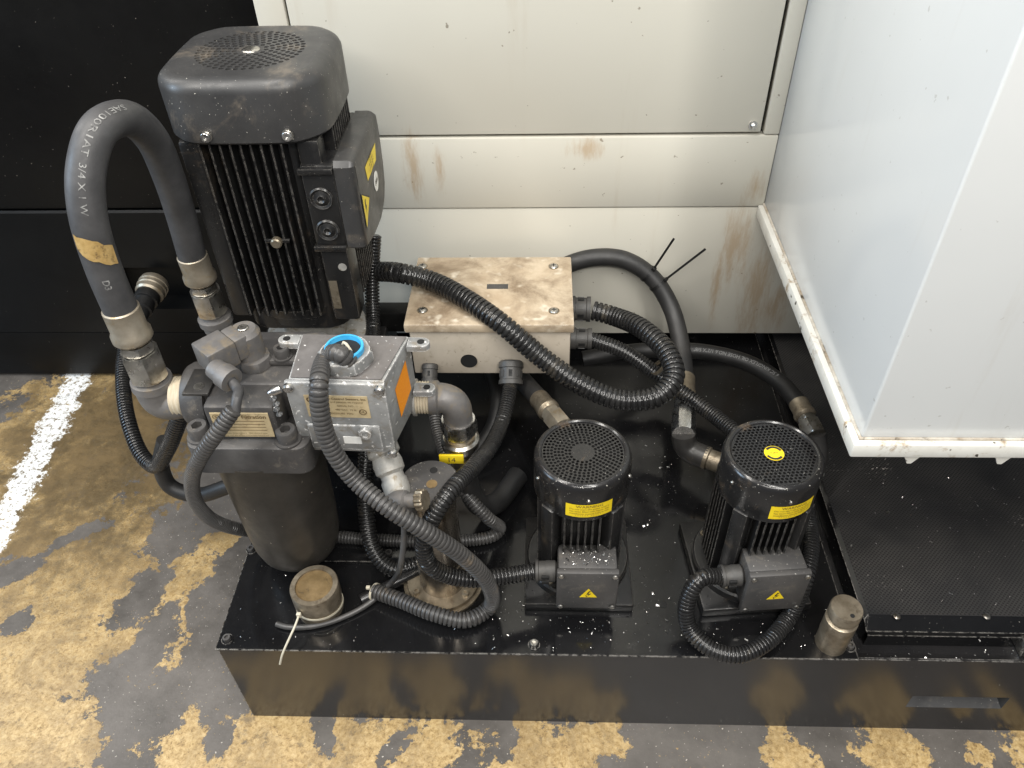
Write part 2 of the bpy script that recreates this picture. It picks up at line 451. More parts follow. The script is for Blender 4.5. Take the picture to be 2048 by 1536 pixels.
FLOOR_SOAK_SHADE = (_p[0], _p[1], 0.42, 0.46, 0)
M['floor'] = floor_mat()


# ------------------------------------------------------------------ mesh helpers
def basis(d, ref=None):
    d = V(d).normalized()
    r = V(ref) if ref is not None else (V((0, 0, 1)) if abs(d.z) < 0.9 else V((0, 1, 0)))
    u = (r - d * r.dot(d)).normalized()
    return d, u, d.cross(u)


class MB:
    """collects shapes into one mesh"""

    def __init__(self, mtx=None):
        self.v = []
        self.f = []
        self.m = mtx or Matrix()

    def add(self, vs, fs):
        o = len(self.v)
        self.v += [self.m @ V(p) for p in vs]
        self.f += [tuple(i + o for i in f) for f in fs]
        return self

    def bm(self, bm, mtx=None):
        bm.verts.index_update()
        vs = [(mtx @ v.co) if mtx else v.co.copy() for v in bm.verts]
        fs = [[v.index for v in f.verts] for f in bm.faces]
        bm.free()
        return self.add(vs, fs)

    def box(self, lo, hi, r=0.0, seg=2, rot=None):
        lo, hi = V(lo), V(hi)
        b = bmesh.new()
        bmesh.ops.create_cube(b, size=1)
        sz = hi - lo
        for v in b.verts:
            v.co = V((v.co.x * sz.x, v.co.y * sz.y, v.co.z * sz.z))
        if r:
            bmesh.ops.bevel(b, geom=list(b.edges), offset=r, segments=seg, profile=0.5, affect='EDGES')
        mt = Matrix.Translation((lo + hi) / 2)
        if rot:
            mt = mt @ rot
        return self.bm(b, mt)

    def obox(self, c, ax, ay, az, sx, sy, sz, r=0.0):
        """box on its own axes"""
        rot = Matrix((V(ax), V(ay), V(az))).transposed().to_4x4()
        h = V((sx, sy, sz)) / 2
        return self.box(V(c) - h, V(c) + h, r, 2, rot)

    def lathe(self, p0, p1, prof, seg=24, ref=None, cap=True, phase=0.0, sub=None):
        """prof: (t along p0-p1, radius)"""
        p0, p1 = V(p0), V(p1)
        d, u, w = basis(p1 - p0, ref)
        vs, fs = [], []
        for t, r in prof:
            c = p0.lerp(p1, t)
            for i in range(seg):
                a = 2 * math.pi * (i + phase) / seg
                vs.append(c + (u * math.cos(a) + w * math.sin(a)) * r)
        for k in range(len(prof) - 1):
            for i in range(seg):
                j = (i + 1) % seg
                fs.append((k * seg + i, k * seg + j, (k + 1) * seg + j, (k + 1) * seg + i))
        if cap:
            fs.append(tuple(range(seg - 1, -1, -1)))
            n = (len(prof) - 1) * seg
            fs.append(tuple(range(n, n + seg)))
        return self.add(vs, fs)

    def cyl(self, p0, p1, r, seg=24, r1=None, ch=0.0):
        L = (V(p1) - V(p0)).length
        r1 = r if r1 is None else r1
        if ch:
            e = ch / L
            return self.lathe(p0, p1, [(0, r - ch), (e, r), (1 - e, r1), (1, r1 - ch)], seg)
        return self.lathe(p0, p1, [(0, r), (1, r1)], seg)

    def hexa(self, p0, p1, r, ch=0.15):
        """hexagon nut with turned-down corners"""
        L = (V(p1) - V(p0)).length
        e = min(0.3, ch * r / L)
        p0v, p1v = V(p0), V(p1)
        d, u, w = basis(p1v - p0v)
        vs, fs = [], []
        n = 24
        for t, mode in ((0, 0), (e, 1), (1 - e, 1), (1, 0)):
            c = p0v.lerp(p1v, t)
            for i in range(n):
                a = 2 * math.pi * i / n
                b = (a + math.pi / 6) % (math.pi / 3) - math.pi / 6
                rh = r * math.cos(math.pi / 6) / math.cos(b)
                rr = min(rh, r * 0.9) if mode == 0 else rh
                vs.append(c + (u * math.cos(a) + w * math.sin(a)) * rr)
        for k in range(3):
            for i in range(n):
                j = (i + 1) % n
                fs.append((k * n + i, k * n + j, (k + 1) * n + j, (k + 1) * n + i))
        fs.append(tuple(range(n - 1, -1, -1)))
        fs.append(tuple(range(3 * n, 4 * n)))
        return self.add(vs, fs)

    def prism(self, pts, z0, z1, r=0.0, seg=3):
        """outline in xy pulled up from z0 to z1; r rounds the upper rim"""
        n = len(pts)
        lay = [(z0, 0.0)]
        if r:
            for k in range(seg + 1):
                a = math.pi / 2 * k / seg
                lay.append((z1 - r + r * math.sin(a), r * (1 - math.cos(a))))
        else:
            lay.append((z1, 0.0))
        cx = sum(p[0] for p in pts) / n
        cy = sum(p[1] for p in pts) / n
        nor = []
        for i in range(n):
            a, b = V(pts[i - 1]), V(pts[(i + 1) % n])
            t = (b - a).normalized()
            nor.append(V((-t.y, t.x)))
        sgn = 1 if sum((V(pts[i]) - V((cx, cy))).dot(nor[i]) for i in range(n)) < 0 else -1
        vs = []
        for z, ins in lay:
            for p, q in zip(pts, nor):
                vs.append((p[0] + q.x * sgn * ins, p[1] + q.y * sgn * ins, z))
        fs = []
        for k in range(len(lay) - 1):
            for i in range(n):
                j = (i + 1) % n
                fs.append((k * n + i, k * n + j, (k + 1) * n + j, (k + 1) * n + i))
        fs.append(tuple(range(n - 1, -1, -1)))
        m = (len(lay) - 1) * n
        fs.append(tuple(range(m, m + n)))
        return self.add(vs, fs)

    def socket_bolt(self, p, d, r, h, seg=20):
        """cap screw with a hexagon socket, standing on p along d"""
        p = V(p)
        d, u, w = basis(d)
        prof = [(0, r), (0.9, r), (1.0, r * 0.92)]
        vs, fs = [], []
        for t, rr in prof:
            for i in range(seg):
                a = 2 * math.pi * i / seg
                vs.append(p + d * h * t + (u * math.cos(a) + w * math.sin(a)) * rr)
        for depth in (1.0, 0.45):
            for i in range(seg):
                a = 2 * math.pi * i / seg
                b = (a + math.pi / 6) % (math.pi / 3) - math.pi / 6
                rh = r * 0.56 * math.cos(math.pi / 6) / math.cos(b)
                vs.append(p + d * h * depth + (u * math.cos(a) + w * math.sin(a)) * rh)
        for k in range(4):
            for i in range(seg):
                j = (i + 1) % seg
                fs.append((k * seg + i, k * seg + j, (k + 1) * seg + j, (k + 1) * seg + i))
        fs.append(tuple(range(4 * seg, 5 * seg)))
        fs.append(tuple(range(seg - 1, -1, -1)))
        return self.add(vs, fs)

    def build(self, name, mat, parent=None, ang=32, label=None, flat=False):
        me = bpy.data.meshes.new(name)
        me.from_pydata([tuple(v) for v in self.v], [], self.f)
        b = bmesh.new()
        b.from_mesh(me)
        bmesh.ops.recalc_face_normals(b, faces=b.faces)
        b.to_mesh(me)
        b.free()
        me.materials.append(M[mat])
        if not flat:
            me.shade_smooth()
            me.set_sharp_from_angle(angle=R(ang))
        o = bpy.data.objects.new(name, me)
        COL.objects.link(o)
        if parent is not None:
            o.parent = parent
            if parent.parent is None and parent.type == 'EMPTY':
                o.location = -parent.location
        if label:
            o['label'] = label
        return o


def tag(o, label, cat, group=None):
    o['label'] = label
    o['category'] = cat
    if group:
        o['group'] = group
    return o


def thing(name, loc, label, cat, group=None):
    o = bpy.data.objects.new(name, None)
    o.empty_display_size = 0.05
    COL.objects.link(o)
    o.location = loc
    return tag(o, label, cat, group)


def struct(o):
    o['kind'] = 'structure'
    return o


# ---- curves
def spline(pts, step_len=0.002):
    """smooth path through the points, resampled evenly"""
    P = [V(p) for p in pts]
    P = [P[0] * 2 - P[1]] + P + [P[-1] * 2 - P[-2]]
    out = []
    for i in range(1, len(P) - 2):
        p0, p1, p2, p3 = P[i - 1:i + 3]
        t0 = 0.0
        t1 = t0 + max(1e-5, (p1 - p0).length) ** 0.5
        t2 = t1 + max(1e-5, (p2 - p1).length) ** 0.5
        t3 = t2 + max(1e-5, (p3 - p2).length) ** 0.5
        n = max(6, int((p2 - p1).length / 0.002))
        for k in range(n):
            t = t1 + (t2 - t1) * k / n
            a1 = p0 * ((t1 - t) / (t1 - t0)) + p1 * ((t - t0) / (t1 - t0))
            a2 = p1 * ((t2 - t) / (t2 - t1)) + p2 * ((t - t1) / (t2 - t1))
            a3 = p2 * ((t3 - t) / (t3 - t2)) + p3 * ((t - t2) / (t3 - t2))
            b1 = a1 * ((t2 - t) / (t2 - t0)) + a2 * ((t - t0) / (t2 - t0))
            b2 = a2 * ((t3 - t) / (t3 - t1)) + a3 * ((t - t1) / (t3 - t1))
            out.append(b1 * ((t2 - t) / (t2 - t1)) + b2 * ((t - t1) / (t2 - t1)))
    out.append(P[-2])
    for _ in range(6):
        out = [out[0]] + [(out[i - 1] + out[i] * 2 + out[i + 1]) / 4 for i in range(1, len(out) - 1)] + [out[-1]]
    return out


class Path:
    def __init__(self, pts):
        self.p = spline(pts)
        self.s = [0.0]
        for a, b in zip(self.p, self.p[1:]):
            self.s.append(self.s[-1] + (b - a).length)
        self.L = self.s[-1]

    def at(self, s):
        s = min(max(s, 0.0), self.L)
        lo, hi = 0, len(self.s) - 1
        while hi - lo > 1:
            m = (lo + hi) // 2
            if self.s[m] <= s:
                lo = m
            else:
                hi = m
        t = (s - self.s[lo]) / max(1e-9, self.s[hi] - self.s[lo])
        p = self.p[lo].lerp(self.p[hi], t)
        a, b = max(0, lo - 2), min(len(self.p) - 1, hi + 2)
        return p, (self.p[b] - self.p[a]).normalized()


def sweep(mb, path, rings, seg=20, cap=True):
    """rings: list of (s, radius)"""
    vs, fs = [], []
    p, t = path.at(rings[0][0])
    d, u, w = basis(t)
    for s, r in rings:
        p, t = path.at(s)
        u = (u - t * u.dot(t)).normalized()
        w = t.cross(u)
        for i in range(seg):
            a = 2 * math.pi * i / seg
            vs.append(p + (u * math.cos(a) + w * math.sin(a)) * r)
    n = len(rings)
    for k in range(n - 1):
        for i in range(seg):
            j = (i + 1) % seg
            fs.append((k * seg + i, k * seg + j, (k + 1) * seg + j, (k + 1) * seg + i))
    if cap:
        fs.append(tuple(range(seg - 1, -1, -1)))
        fs.append(tuple(range((n - 1) * seg, n * seg)))
    return mb.add(vs, fs)


def ribbed(path, r, pitch, depth, s0=0.0, s1=None):
    s1 = path.L if s1 is None else s1
    rings = []
    n = int((s1 - s0) / pitch)
    for k in range(n):
        b = s0 + k * pitch
        for f, q in ((0.0, r - depth), (0.18, r - depth), (0.27, r - depth * 0.15), (0.42, r), (0.76, r), (0.91, r - depth * 0.15)):
            rings.append((b + f * pitch, q))
    rings.append((s0 + n * pitch, r - depth))
    return rings


def smooth_rings(path, r, s0=0.0, s1=None, stp=0.006):
    s1 = path.L if s1 is None else s1
    n = max(2, int((s1 - s0) / stp))
    return [(s0 + (s1 - s0) * k / n, r) for k in range(n + 1)]


# ---- print
def text_flat(s, size, bold=False):
    cu = bpy.data.curves.new('print', 'FONT')
    cu.body = s
    cu.size = size
    cu.align_x = 'CENTER'
    cu.align_y = 'CENTER'
    cu.resolution_u = 2
    if bold:
        cu.offset = size * 0.02
    o = bpy.data.objects.new('print', cu)
    COL.objects.link(o)
    dg = bpy.context.evaluated_depsgraph_get()
    me = bpy.data.meshes.new_from_object(o.evaluated_get(dg))
    vs = [v.co.copy() for v in me.vertices]
    fs = [tuple(p.vertices) for p in me.polygons]
    bpy.data.objects.remove(o)
    bpy.data.curves.remove(cu)
    bpy.data.meshes.remove(me)
    return vs, fs


def text_on(mb, s, size, c, ax, ay, bold=False, fn=None):
    """flat print at c, reading along ax, upright along ay; fn bends (x, y) onto a surface"""
    vs, fs = text_flat(s, size, bold)
    if fn:
        mb.add([fn(v.x, v.y) for v in vs], fs)
    else:
        mb.add([V(c) + V(ax) * v.x + V(ay) * v.y for v in vs], fs)


def on_tube(path, s0, r, g, flip=1):
    """maps (x, y) of a print to a hose: x along it from s0, y round it; g is the side it faces"""
    def fn(x, y):
        p, t = path.at(s0 + flip * x)
        u = (V(g) - t * V(g).dot(t)).normalized()
        w = (t * flip).cross(u) * -1
        a = y / r
        return p + (u * math.cos(a) + w * math.sin(a)) * (r + 0.0006)
    return fn


def on_cyl(c, r, ang, z):
    """maps (x, y) of a print to an upright cylinder"""
    def fn(x, y):
        a = ang + x / r
        return V((c[0] + math.cos(a) * r, c[1] + math.sin(a) * r, z + y))
    return fn


def patch(mb, fn, w, h, nx=14, ny=2, rc=0.0):
    """rectangular label bent onto a surface"""
    vs, fs = [], []
    for j in range(ny + 1):
        for i in range(nx + 1):
            vs.append(fn(-w / 2 + w * i / nx, -h / 2 + h * j / ny))
    for j in range(ny):
        for i in range(nx):
            a = j * (nx + 1) + i
            fs.append((a, a + 1, a + nx + 2, a + nx + 1))
    mb.add(vs, fs)


def plate_with_holes(outline, holes, hr, z, th, hs=8, mtx=None):
    """flat sheet with round holes cut through it (real openings)"""
    pts = [V((p[0], p[1])) for p in outline]
    faces = [list(range(len(pts)))]
    for (x, y) in holes:
        b = len(pts)
        for i in range(hs):
            a = 2 * math.pi * i / hs
            pts.append(V((x + math.cos(a) * hr, y + math.sin(a) * hr)))
        faces.append(list(range(b, b + hs)))
    n0 = len(outline)
    edges = [(i, (i + 1) % n0) for i in range(n0)]
    for k in range(len(holes)):
        b = n0 + k * hs
        edges += [(b + i, b + (i + 1) % hs) for i in range(hs)]
    vo, eo, fo, _, _, _ = delaunay_2d_cdt(pts, [], faces, 2, 1e-6)
    mb = MB(mtx)
    hset = [set(f) for f in faces[1:]]
    keep = []
    for f in fo:
        c = sum((vo[i] for i in f), V((0, 0))) / len(f)
        if len(f) == 3 or len(f) != hs:
            keep.append(tuple(f))
    mb.add([(v.x, v.y, z) for v in vo], keep)
    vs, fs = [], []
    for k, (x, y) in enumerate(holes):
        b = len(vs)
        for zz in (z, z - th):
            for i in range(hs):
                a = 2 * math.pi * i / hs
                vs.append((x + math.cos(a) * hr, y + math.sin(a) * hr, zz))
        for i in range(hs):
            j = (i + 1) % hs
            fs.append((b + i, b + j, b + hs + j, b + hs + i))
    mb.add(vs, fs)
    return mb


def circle_pts(r, n=48, c=(0, 0)):
    return [(c[0] + math.cos(2 * math.pi * i / n) * r, c[1] + math.sin(2 * math.pi * i / n) * r) for i in range(n)]


def round_square(h, rc, n=8, bulge=0.0):
    out = []
    for k, (sx, sy) in enumerate(((1, 1), (-1, 1), (-1, -1), (1, -1))):
        for i in range(n + 1):
            a = math.pi / 2 * (k + i / n)
            out.append((sx * (h - rc) + math.cos(a) * rc, sy * (h - rc) + math.sin(a) * rc))
    if bulge:
        fine = []
        for i in range(len(out)):
            a, b = V(out[i]), V(out[(i + 1) % len(out)])
            m = max(1, int((b - a).length / 0.008))
            for k in range(m):
                q = a.lerp(b, k / m)
                fine.append(q)
        out = []
        for q in fine:
            t = min(abs(q.x), abs(q.y)) / h
            out.append(tuple(q * (1 + bulge * (1 - t * t))))
    return out


# ================================================================== SETTING
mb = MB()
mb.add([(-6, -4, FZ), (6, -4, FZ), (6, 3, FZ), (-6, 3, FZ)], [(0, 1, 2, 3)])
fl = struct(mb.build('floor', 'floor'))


def holed_sheet(mb, xs, zs, skip, y, depth, recess=None, pocket=None):
    """upright sheet facing -y, made of a grid of cells with one cell left open and a pocket behind it"""
    vs, fs = [], []
    for z in zs:
        for x in xs:
            vs.append((x, y, z))
    nx = len(xs)
    for j in range(len(zs) - 1):
        for i in range(nx - 1):
            if (i, j) == skip:
                continue
            a = j * nx + i
            fs.append((a, a + 1, a + nx + 1, a + nx))
    mb.add(vs, fs)
    i, j = skip
    x0, x1, z0, z1 = xs[i], xs[i + 1], zs[j], zs[j + 1]
    dz = recess or 0.0
    a = [(x0, y, z0), (x1, y, z0), (x1, y, z1), (x0, y, z1)]
    b = [(x0 + depth * 0.3, y + depth, z0 + dz), (x1 - depth * 0.3, y + depth, z0 + dz), (x1 - depth * 0.3, y + depth, z1), (x0 + depth * 0.3, y + depth, z1)]
    (pocket or mb).add(a + b, [(0, 1, 5, 4), (1, 2, 6, 5), (2, 3, 7, 6), (3, 0, 4, 7), (4, 5, 6, 7)])


# ---- white machine enclosure behind
T = thing('machine_enclosure', (0.5, 0.78, 0.05), 'off-white sheet metal machine wall behind the pumps, scuffed and rust stained', 'machine')
MB().box((0.095, 0.775, 0.5345), (0.9495, 0.797, 1.5), 0.003).build('upper_panel', 'wall_white', T)
MB().box((0.038, 0.775, 0.5345), (0.091, 0.797, 1.5), 0.003).build('corner_post', 'wall_white', T)
MB().box((0.956, 0.773, 0.5305), (0.985, 0.797, 1.5), 0.003).build('corner_post', 'wall_white', T)
MB().box((0.038, 0.773, 0.378), (0.985, 0.797, 0.5290), 0.003).build('middle_panel', 'wall_white', T, label='rust streaked middle wall panel')
MB().box((0.038, 0.775, 0.050), (1.5, 0.797, 0.3755), 0.002).build('lower_panel', 'wall_white', T, label='lower wall panel with orange rust runs')
MB().box((0.042, 0.798, 0.052), (1.5, 0.93, 1.5)).build('frame', 'dark_inside', T)
p = V((0.9328, 0.7750, 0.5491))
b = MB().cyl(p, p + V((0, -0.003, 0)), 0.0085, 20).build('washer', 'steel_bright', T)
MB().lathe(p + V((0, -0.003, 0)), p + V((0, -0.009, 0)), [(0, 0.006), (0.6, 0.0055), (1, 0.003)], 16).build('screw', 'steel_bright', T)

# ---- black machine panels on the left
T = thing('machine_base_cover', (-1.0, 0.95, -0.235), 'tall matt black machine side panels at the left behind the hose loop', 'machine')
MB().box((-3, 0.957, 0.278), (0.035, 0.98, 1.6), 0.003).build('upper_panel', 'panel_black', T)
mb = MB()
x0, z0 = (-0.5563, 0.9500, -0.0098)[0], (-0.5563, 0.9500, -0.0098)[2]
x1, z1 = (-0.3428, 0.9500, 0.1176)[0], (-0.3428, 0.9500, 0.1176)[2]
holed_sheet(mb, [-3, x0, x1, 0.035], [-0.086, z0, z1, 0.270], (1, 1), 0.95, 0.06)
mb.add([(-3, 0.95, 0.2702), (0.035, 0.95, 0.2702), (0.035, 0.956, 0.2745), (-3, 0.956, 0.2745)], [(0, 1, 2, 3)])
mb.build('lower_panel', 'panel_black', T)
MB().box((-3, 0.951, -0.236), (0.035, 0.975, -0.0885), 0.002).build('kick_panel', 'panel_black', T)
MB().box((-3, 1.02, -0.236), (0.035, 1.04, 1.6)).build('frame', 'dark_inside', T)

# ---- white cabinet at the right
T = thing('control_cabinet', (1.0, 0.11, 0.36), 'glossy white machine cabinet overhanging the perforated tray at the right', 'cabinet')
MB().box((0.9855, 0.122, 0.374), (2.6, 0.790, 1.6), 0.004, 3).build('body', 'cabinet_white', T)
MB().box((0.972, 0.108, 0.358), (2.6, 0.772, 0.3835), 0.003).build('bottom_flange', 'flange_white', T, label='chipped white bottom flange with rust in its corner')
mb = MB()
mb.box((0.9815, 0.1215, 0.3836), (0.9852, 0.772, 0.3862))
mb.box((0.9815, 0.1175, 0.3836), (2.6, 0.1214, 0.3862))
mb.build('dirty_seam', 'seam_dirt', T)
for p in ((1.0604, 0.1090, 0.3580), (1.1863, 0.1090, 0.3593)):
    p = V(p)
    mb = MB()
    x, z = p.x, 0.3581
    mb.add([(x - .011, .113, z), (x + .014, .113, z), (x + .004, .113, z - .017), (x - .002, .113, z - .017),
            (x - .011, .117, z), (x + .014, .117, z), (x + .004, .117, z - .017), (x - .002, .117, z - .017)],
           [(0, 1, 2, 3), (4, 5, 6, 7), (0, 1, 5, 4), (1, 2, 6, 5), (2, 3, 7, 6), (3, 0, 4, 7)])
    mb.build('drip_tab', 'flange_white', T)

# ================================================================== COOLANT TANK
W = 1.05
T = thing('coolant_tank', (0.5, 0.2, FZ), 'low black steel coolant tank carrying the pumps, chipped along its front edge', 'tank')
mb = MB()
hz0, hz1 = -0.164, -0.124
pk = MB()
holed_sheet(mb, [0, 1.174, 1.337, 2.6], [FZ, hz0, hz1, -0.0045], (1, 1), 0.0, 0.03, 0.02, pk)
mb.add([(0, 0, FZ), (0, 0, -.0045), (0, .9, -.0045), (0, .9, FZ)], [(0, 1, 2, 3)])
mb.add([(0, 0, -.0045), (2.6, 0, -.0045), (2.6, .004, -.0045), (0, .004, -.0045)], [(0, 1, 2, 3)])
mb.add([(W - .02, .004, -.0045), (2.6, .004, -.0045), (2.6, .004, -.028), (W - .02, .004, -.028)], [(0, 1, 2, 3)])
mb.build('body', 'tank_black', T)
pk.build('handle_recess', 'hood_grey', T)
MB().box((W - .05, .005, -.04), (2.6, .9, -.028)).build('trough', 'tank_black', T)
lid = MB().box((-0.003, -0.003, -0.004), (W, 0.94, 0.0), 0.0008, 1).build('lid', 'lid_black', T)
for k, p in enumerate(((0.0131, 0.0152, 0.0000), (0.5267, 0.0141, 0.0000), (1.0407, 0.0194, 0.0000), (0.0032, 0.1961, 0.0000))):
    p = V(p)
    w = MB().cyl(p, p + V((0, 0, .0015)), 0.010, 20).build('washer', 'lid_black', T)
    MB().socket_bolt(p + V((0, 0, .0015)), (0, 0, 1), 0.0065, 0.007).build('bolt', 'cast_dark' if k != 1 else 'steel', T)
MB().box((0.0800, 0.1686, 0.0000), (0.335, 0.215, 0.007), 0.002).build('mounting_strip', 'lid_black', T)
p = V((0.2614, 0.1858, 0.0070))
MB().socket_bolt(p, (0, 0, 1), 0.0065, 0.007).build('bolt', 'cast_dark', T)
p = V((0.7477, 0.0925, 0.0000))
MB().cyl(p - V((0, 0, .0005)), p + V((0, 0, .0006)), 0.006, 20).build('bolt_hole', 'dark_inside', T)

# perforated tray to the right of the lid
T = thing('chip_tray', (1.4, 0.3, 0.0), 'black perforated sheet metal tray beside the lid, under the white cabinet', 'tray')
mb = MB()
mb.add([(1.080, .068, .020), (2.6, .068, .020), (2.6, .94, .020), (1.080, .94, .020)], [(0, 1, 2, 3)])
mb.build('perforated_sheet', 'perforated', T)
mb = MB()
mb.add([(1.080, .068, .020), (2.6, .068, .020), (2.6, .048, .001), (1.076, .048, .001),
        (2.6, .040, .001), (1.076, .040, .001), (2.6, .040, -.027), (1.076, .040, -.027)],
       [(0, 1, 2, 3), (3, 2, 4, 5), (5, 4, 6, 7)])
mb.add([(1.080, .068, .020), (1.080, .94, .020), (1.072, .94, .016), (1.072, .06, .016), (1.072, .94, -.027), (1.072, .05, -.027), (1.076, .048, .001)],
       [(0, 1, 2, 3), (3, 2, 4, 5), (0, 3, 6), (3, 5, 6)])
mb.build('rim', 'lid_black', T)
for p in ((1.1247, 0.0598, 0.0200), (1.2705, 0.0622, 0.0200)):
    p = V(p)
    MB().lathe(p + V((0, .004, .0002)), p + V((0, .004, .003)), [(0, .006), (0.6, .0055), (1, .003)], 12).build('spot_weld', 'steel', T)
p = V((1.3269, 0.0336, -0.0100))
MB().box(p + V((-.004, -.012, -.017)), p + V((.02, .012, .012)), .002).build('latch', 'steel', T)

# ================================================================== TALL PUMP MOTOR
MX, MY = 0.097, 0.55
MT = 0.776
T = thing('pump_motor', (MX, MY, 0.0), 'tall black finned electric pump motor with square grey fan hood, standing behind the filter', 'motor')
mt = Matrix.Translation((MX, MY, 0)) 
out = round_square(0.118, 0.058, 8, 0.06)
mb = MB(mt)
rim = 0.020
n = len(out)
nor = []
for i in range(n):
    t = (V(out[(i + 1) % n]) - V(out[i - 1])).normalized()
    nor.append(V((-t.y, t.x)))
lay = [(0.681, 0.004), (0.685, 0.0)] + [(MT - rim + rim * math.sin(math.pi / 2 * k / 6), rim * (1 - math.cos(math.pi / 2 * k / 6))) for k in range(7)]
vs, fs = [], []
for z, ins in lay:
    for q, nn in zip(out, nor):
        vs.append((q[0] + nn.x * ins, q[1] + nn.y * ins, z))
for k in range(len(lay) - 1):
    for i in range(n):
        j = (i + 1) % n
        fs.append((k * n + i, k * n + j, (k + 1) * n + j, (k + 1) * n + i))
mb.add(vs, fs)
hood = mb.build('fan_hood', 'hood_grey', T)
top = [(q[0] + nn.x * rim, q[1] + nn.y * rim) for q, nn in zip(out, nor)]
holes = []
for k in range(7):
    r = 0.0240 + k * 0.0091
    c = int(2 * math.pi * r / 0.0112)
    for i in range(c):
        a = 2 * math.pi * (i + 0.5 * (k % 2)) / c
        holes.append((math.cos(a) * r, math.sin(a) * r))
plate_with_holes(top, holes, 0.0041, MT, 0.003, 8, mt).build('vent_grille', 'hood_grey', hood)
MB(mt).cyl((0, 0, MT - 0.0065), (0, 0, MT - 0.0045), 0.092, 40).build('lit_hole_backing', 'alu_dirty', hood)  # pale disc added below the grille, standing in for light inside the holes
MB(mt).lathe((0, 0, MT + .0002), (0, 0, MT + .0025), [(0, .014), (0.5, .013), (1, .010)], 24).build('hub_cap', 'steel', hood)
for x in (-0.050, 0.070):
    p = V((x, -0.1235 if x < 0 else -0.1215, 0.697))
    s = MB(mt).cyl(p, p + V((0, -0.004, 0)), 0.0085, 20).build('washer', 'steel', hood)
    MB(mt).socket_bolt(p + V((0, -0.004, 0)), (0, -1, 0), 0.0072, 0.006).build('bolt', 'steel_bright', hood)

core = MB(mt).prism(round_square(0.093, 0.045, 6), 0.315, 0.681).build('housing', 'motor_black', T)
proto = None


def fins(xs, y0, y1, z0, z1, rotdeg, th=0.0032):
    global proto
    for x in xs:
        rz = Matrix.Rotation(R(rotdeg), 4, 'Z')
        MB(mt @ rz).box((x - th / 2, y0, z0), (x + th / 2, y1, z1), 0.0008, 1).build('cooling_fin', 'motor_black', T)


fins([-0.070 + 0.0155 * k for k in range(9)], -0.118, -0.090, 0.362, 0.684, 0)
fins([-0.060 + 0.013 * k for k in range(10)], -0.120, -0.090, 0.362, 0.684, 90)
fins([-0.066 + 0.0155 * k for k in range(3)], -0.112, -0.090, 0.362, 0.684, 270)
# smooth corner pads between the fin groups
for sx, sy in ((-1, -1), (1, -1), (1, 1), (-1, 1)):
    MB(mt).box((sx * 0.090 - 0.018, sy * 0.090 - 0.018, 0.352), (sx * 0.090 + 0.018, sy * 0.090 + 0.018, 0.681), 0.008).build('corner_rib', 'motor_black', T)
# eye plug on the front fins
p = V((0.012, -0.118, 0.515))
MB(mt).cyl(p, p + V((0, -0.012, 0)), 0.009, 18, ch=0.002).build('lifting_plug', 'steel_worn', T)
MB(mt).box((p.x - 0.020, p.y - 0.003, p.z - 0.003), (p.x + 0.020, p.y + 0.002, p.z + 0.003), 0.001).build('plug_bar', 'motor_black', T)
MB(mt).lathe((0, 0, 0.318), (0, 0, 0.364), [(0, 0.086), (0.10, 0.098), (0.55, 0.103), (0.6, 0.108), (1, 0.110)], 40).build('end_shield', 'motor_black', T)
MB(mt).lathe((0, 0, 0.215), (0, 0, 0.318), [(0, 0.098), (0.25, 0.098), (0.3, 0.062), (1, 0.066)], 32).build('bell_housing', 'alu_dirty', T)
for a in (215, 250, 290, 325):
    q = V((math.cos(R(a)) * 0.088, math.sin(R(a)) * 0.088, 0.2352))
    MB(mt).hexa(q, q + V((0, 0, 0.012)), 0.010).build('bolt', 'steel_worn', T)
MB().box((-0.02, 0.43, 0.0), (0.225, 0.67, 0.215), 0.006).build('pump_block', 'motor_black', T)
MB().box((0.19, 0.59, 0.20), (0.285, 0.63, 0.247), 0.003).build('mounting_plate', 'panel_black', T)

# terminal box on its right side
tb = MB(mt).box((0.072, -0.114, 0.497), (0.124, 0.085, 0.643), 0.005).build('terminal_box', 'motor_black', T)
yz = Matrix(((0, 0, 1, 0), (1, 0, 0, 0), (0, 1, 0, 0), (0, 0, 0, 1)))
lidout = [(-0.116, 0.500), (-0.116, 0.640), (-0.108, 0.648), (0.080, 0.646), (0.100, 0.634), (0.106, 0.60), (0.103, 0.545), (0.092, 0.505), (0.065, 0.480), (0.02, 0.470), (-0.05, 0.478), (-0.105, 0.492)]
MB(mt @ yz).prism(lidout[::-1], 0.1245, 0.156, 0.010, 3).build('box_lid', 'hood_grey', tb)
for q in ((0.1924, 0.4360, 0.5882), (0.1931, 0.4360, 0.5318)):
    q = V(q) - V((MX, MY, 0))
    q.y = -0.114
    q.x = 0.097
    MB(mt).lathe(q, q + V((0, -0.004, 0)), [(0, .019), (0.5, .019), (1, .017), (0.5, .013), (0.9, .009), (1.3, .006), (0.6, .003)], 24).build('cable_plug', 'motor_black', tb)
for z in (0.636, 0.500):
    MB(mt).box((0.070, -0.122, z - 0.005), (0.1235, -0.1142, z + 0.005), 0.002).build('ledge', 'motor_black', tb)
lx = 0.1566
F_ = lambda q: V((lx, q[1] - MY, q[2]))
mb = MB(mt)
mb.add([F_((0.2536, 0.5031, 0.6060)), F_((0.2536, 0.6006, 0.6026)), F_((0.2536, 0.5884, 0.5767)), F_((0.2536, 0.5086, 0.5794))], [(0, 1, 2, 3)])
ys = mb.build('warning_label', 'yellow', tb)
yc = F_((0.2536, 0.5493, 0.5916))
mb = MB(mt)
for k, t_ in enumerate(('VORSICHT', 'WARNING', 'ATTENTION', 'read manual')):
    text_on(mb, t_, 0.007, yc + V((0.0005, 0, 0.013 - k * 0.0085)), (0, 1, 0.15), (0, 0, 1))
mb.build('print', 'black_print', ys)
hc_ = F_((0.2536, 0.4687, 0.5562))
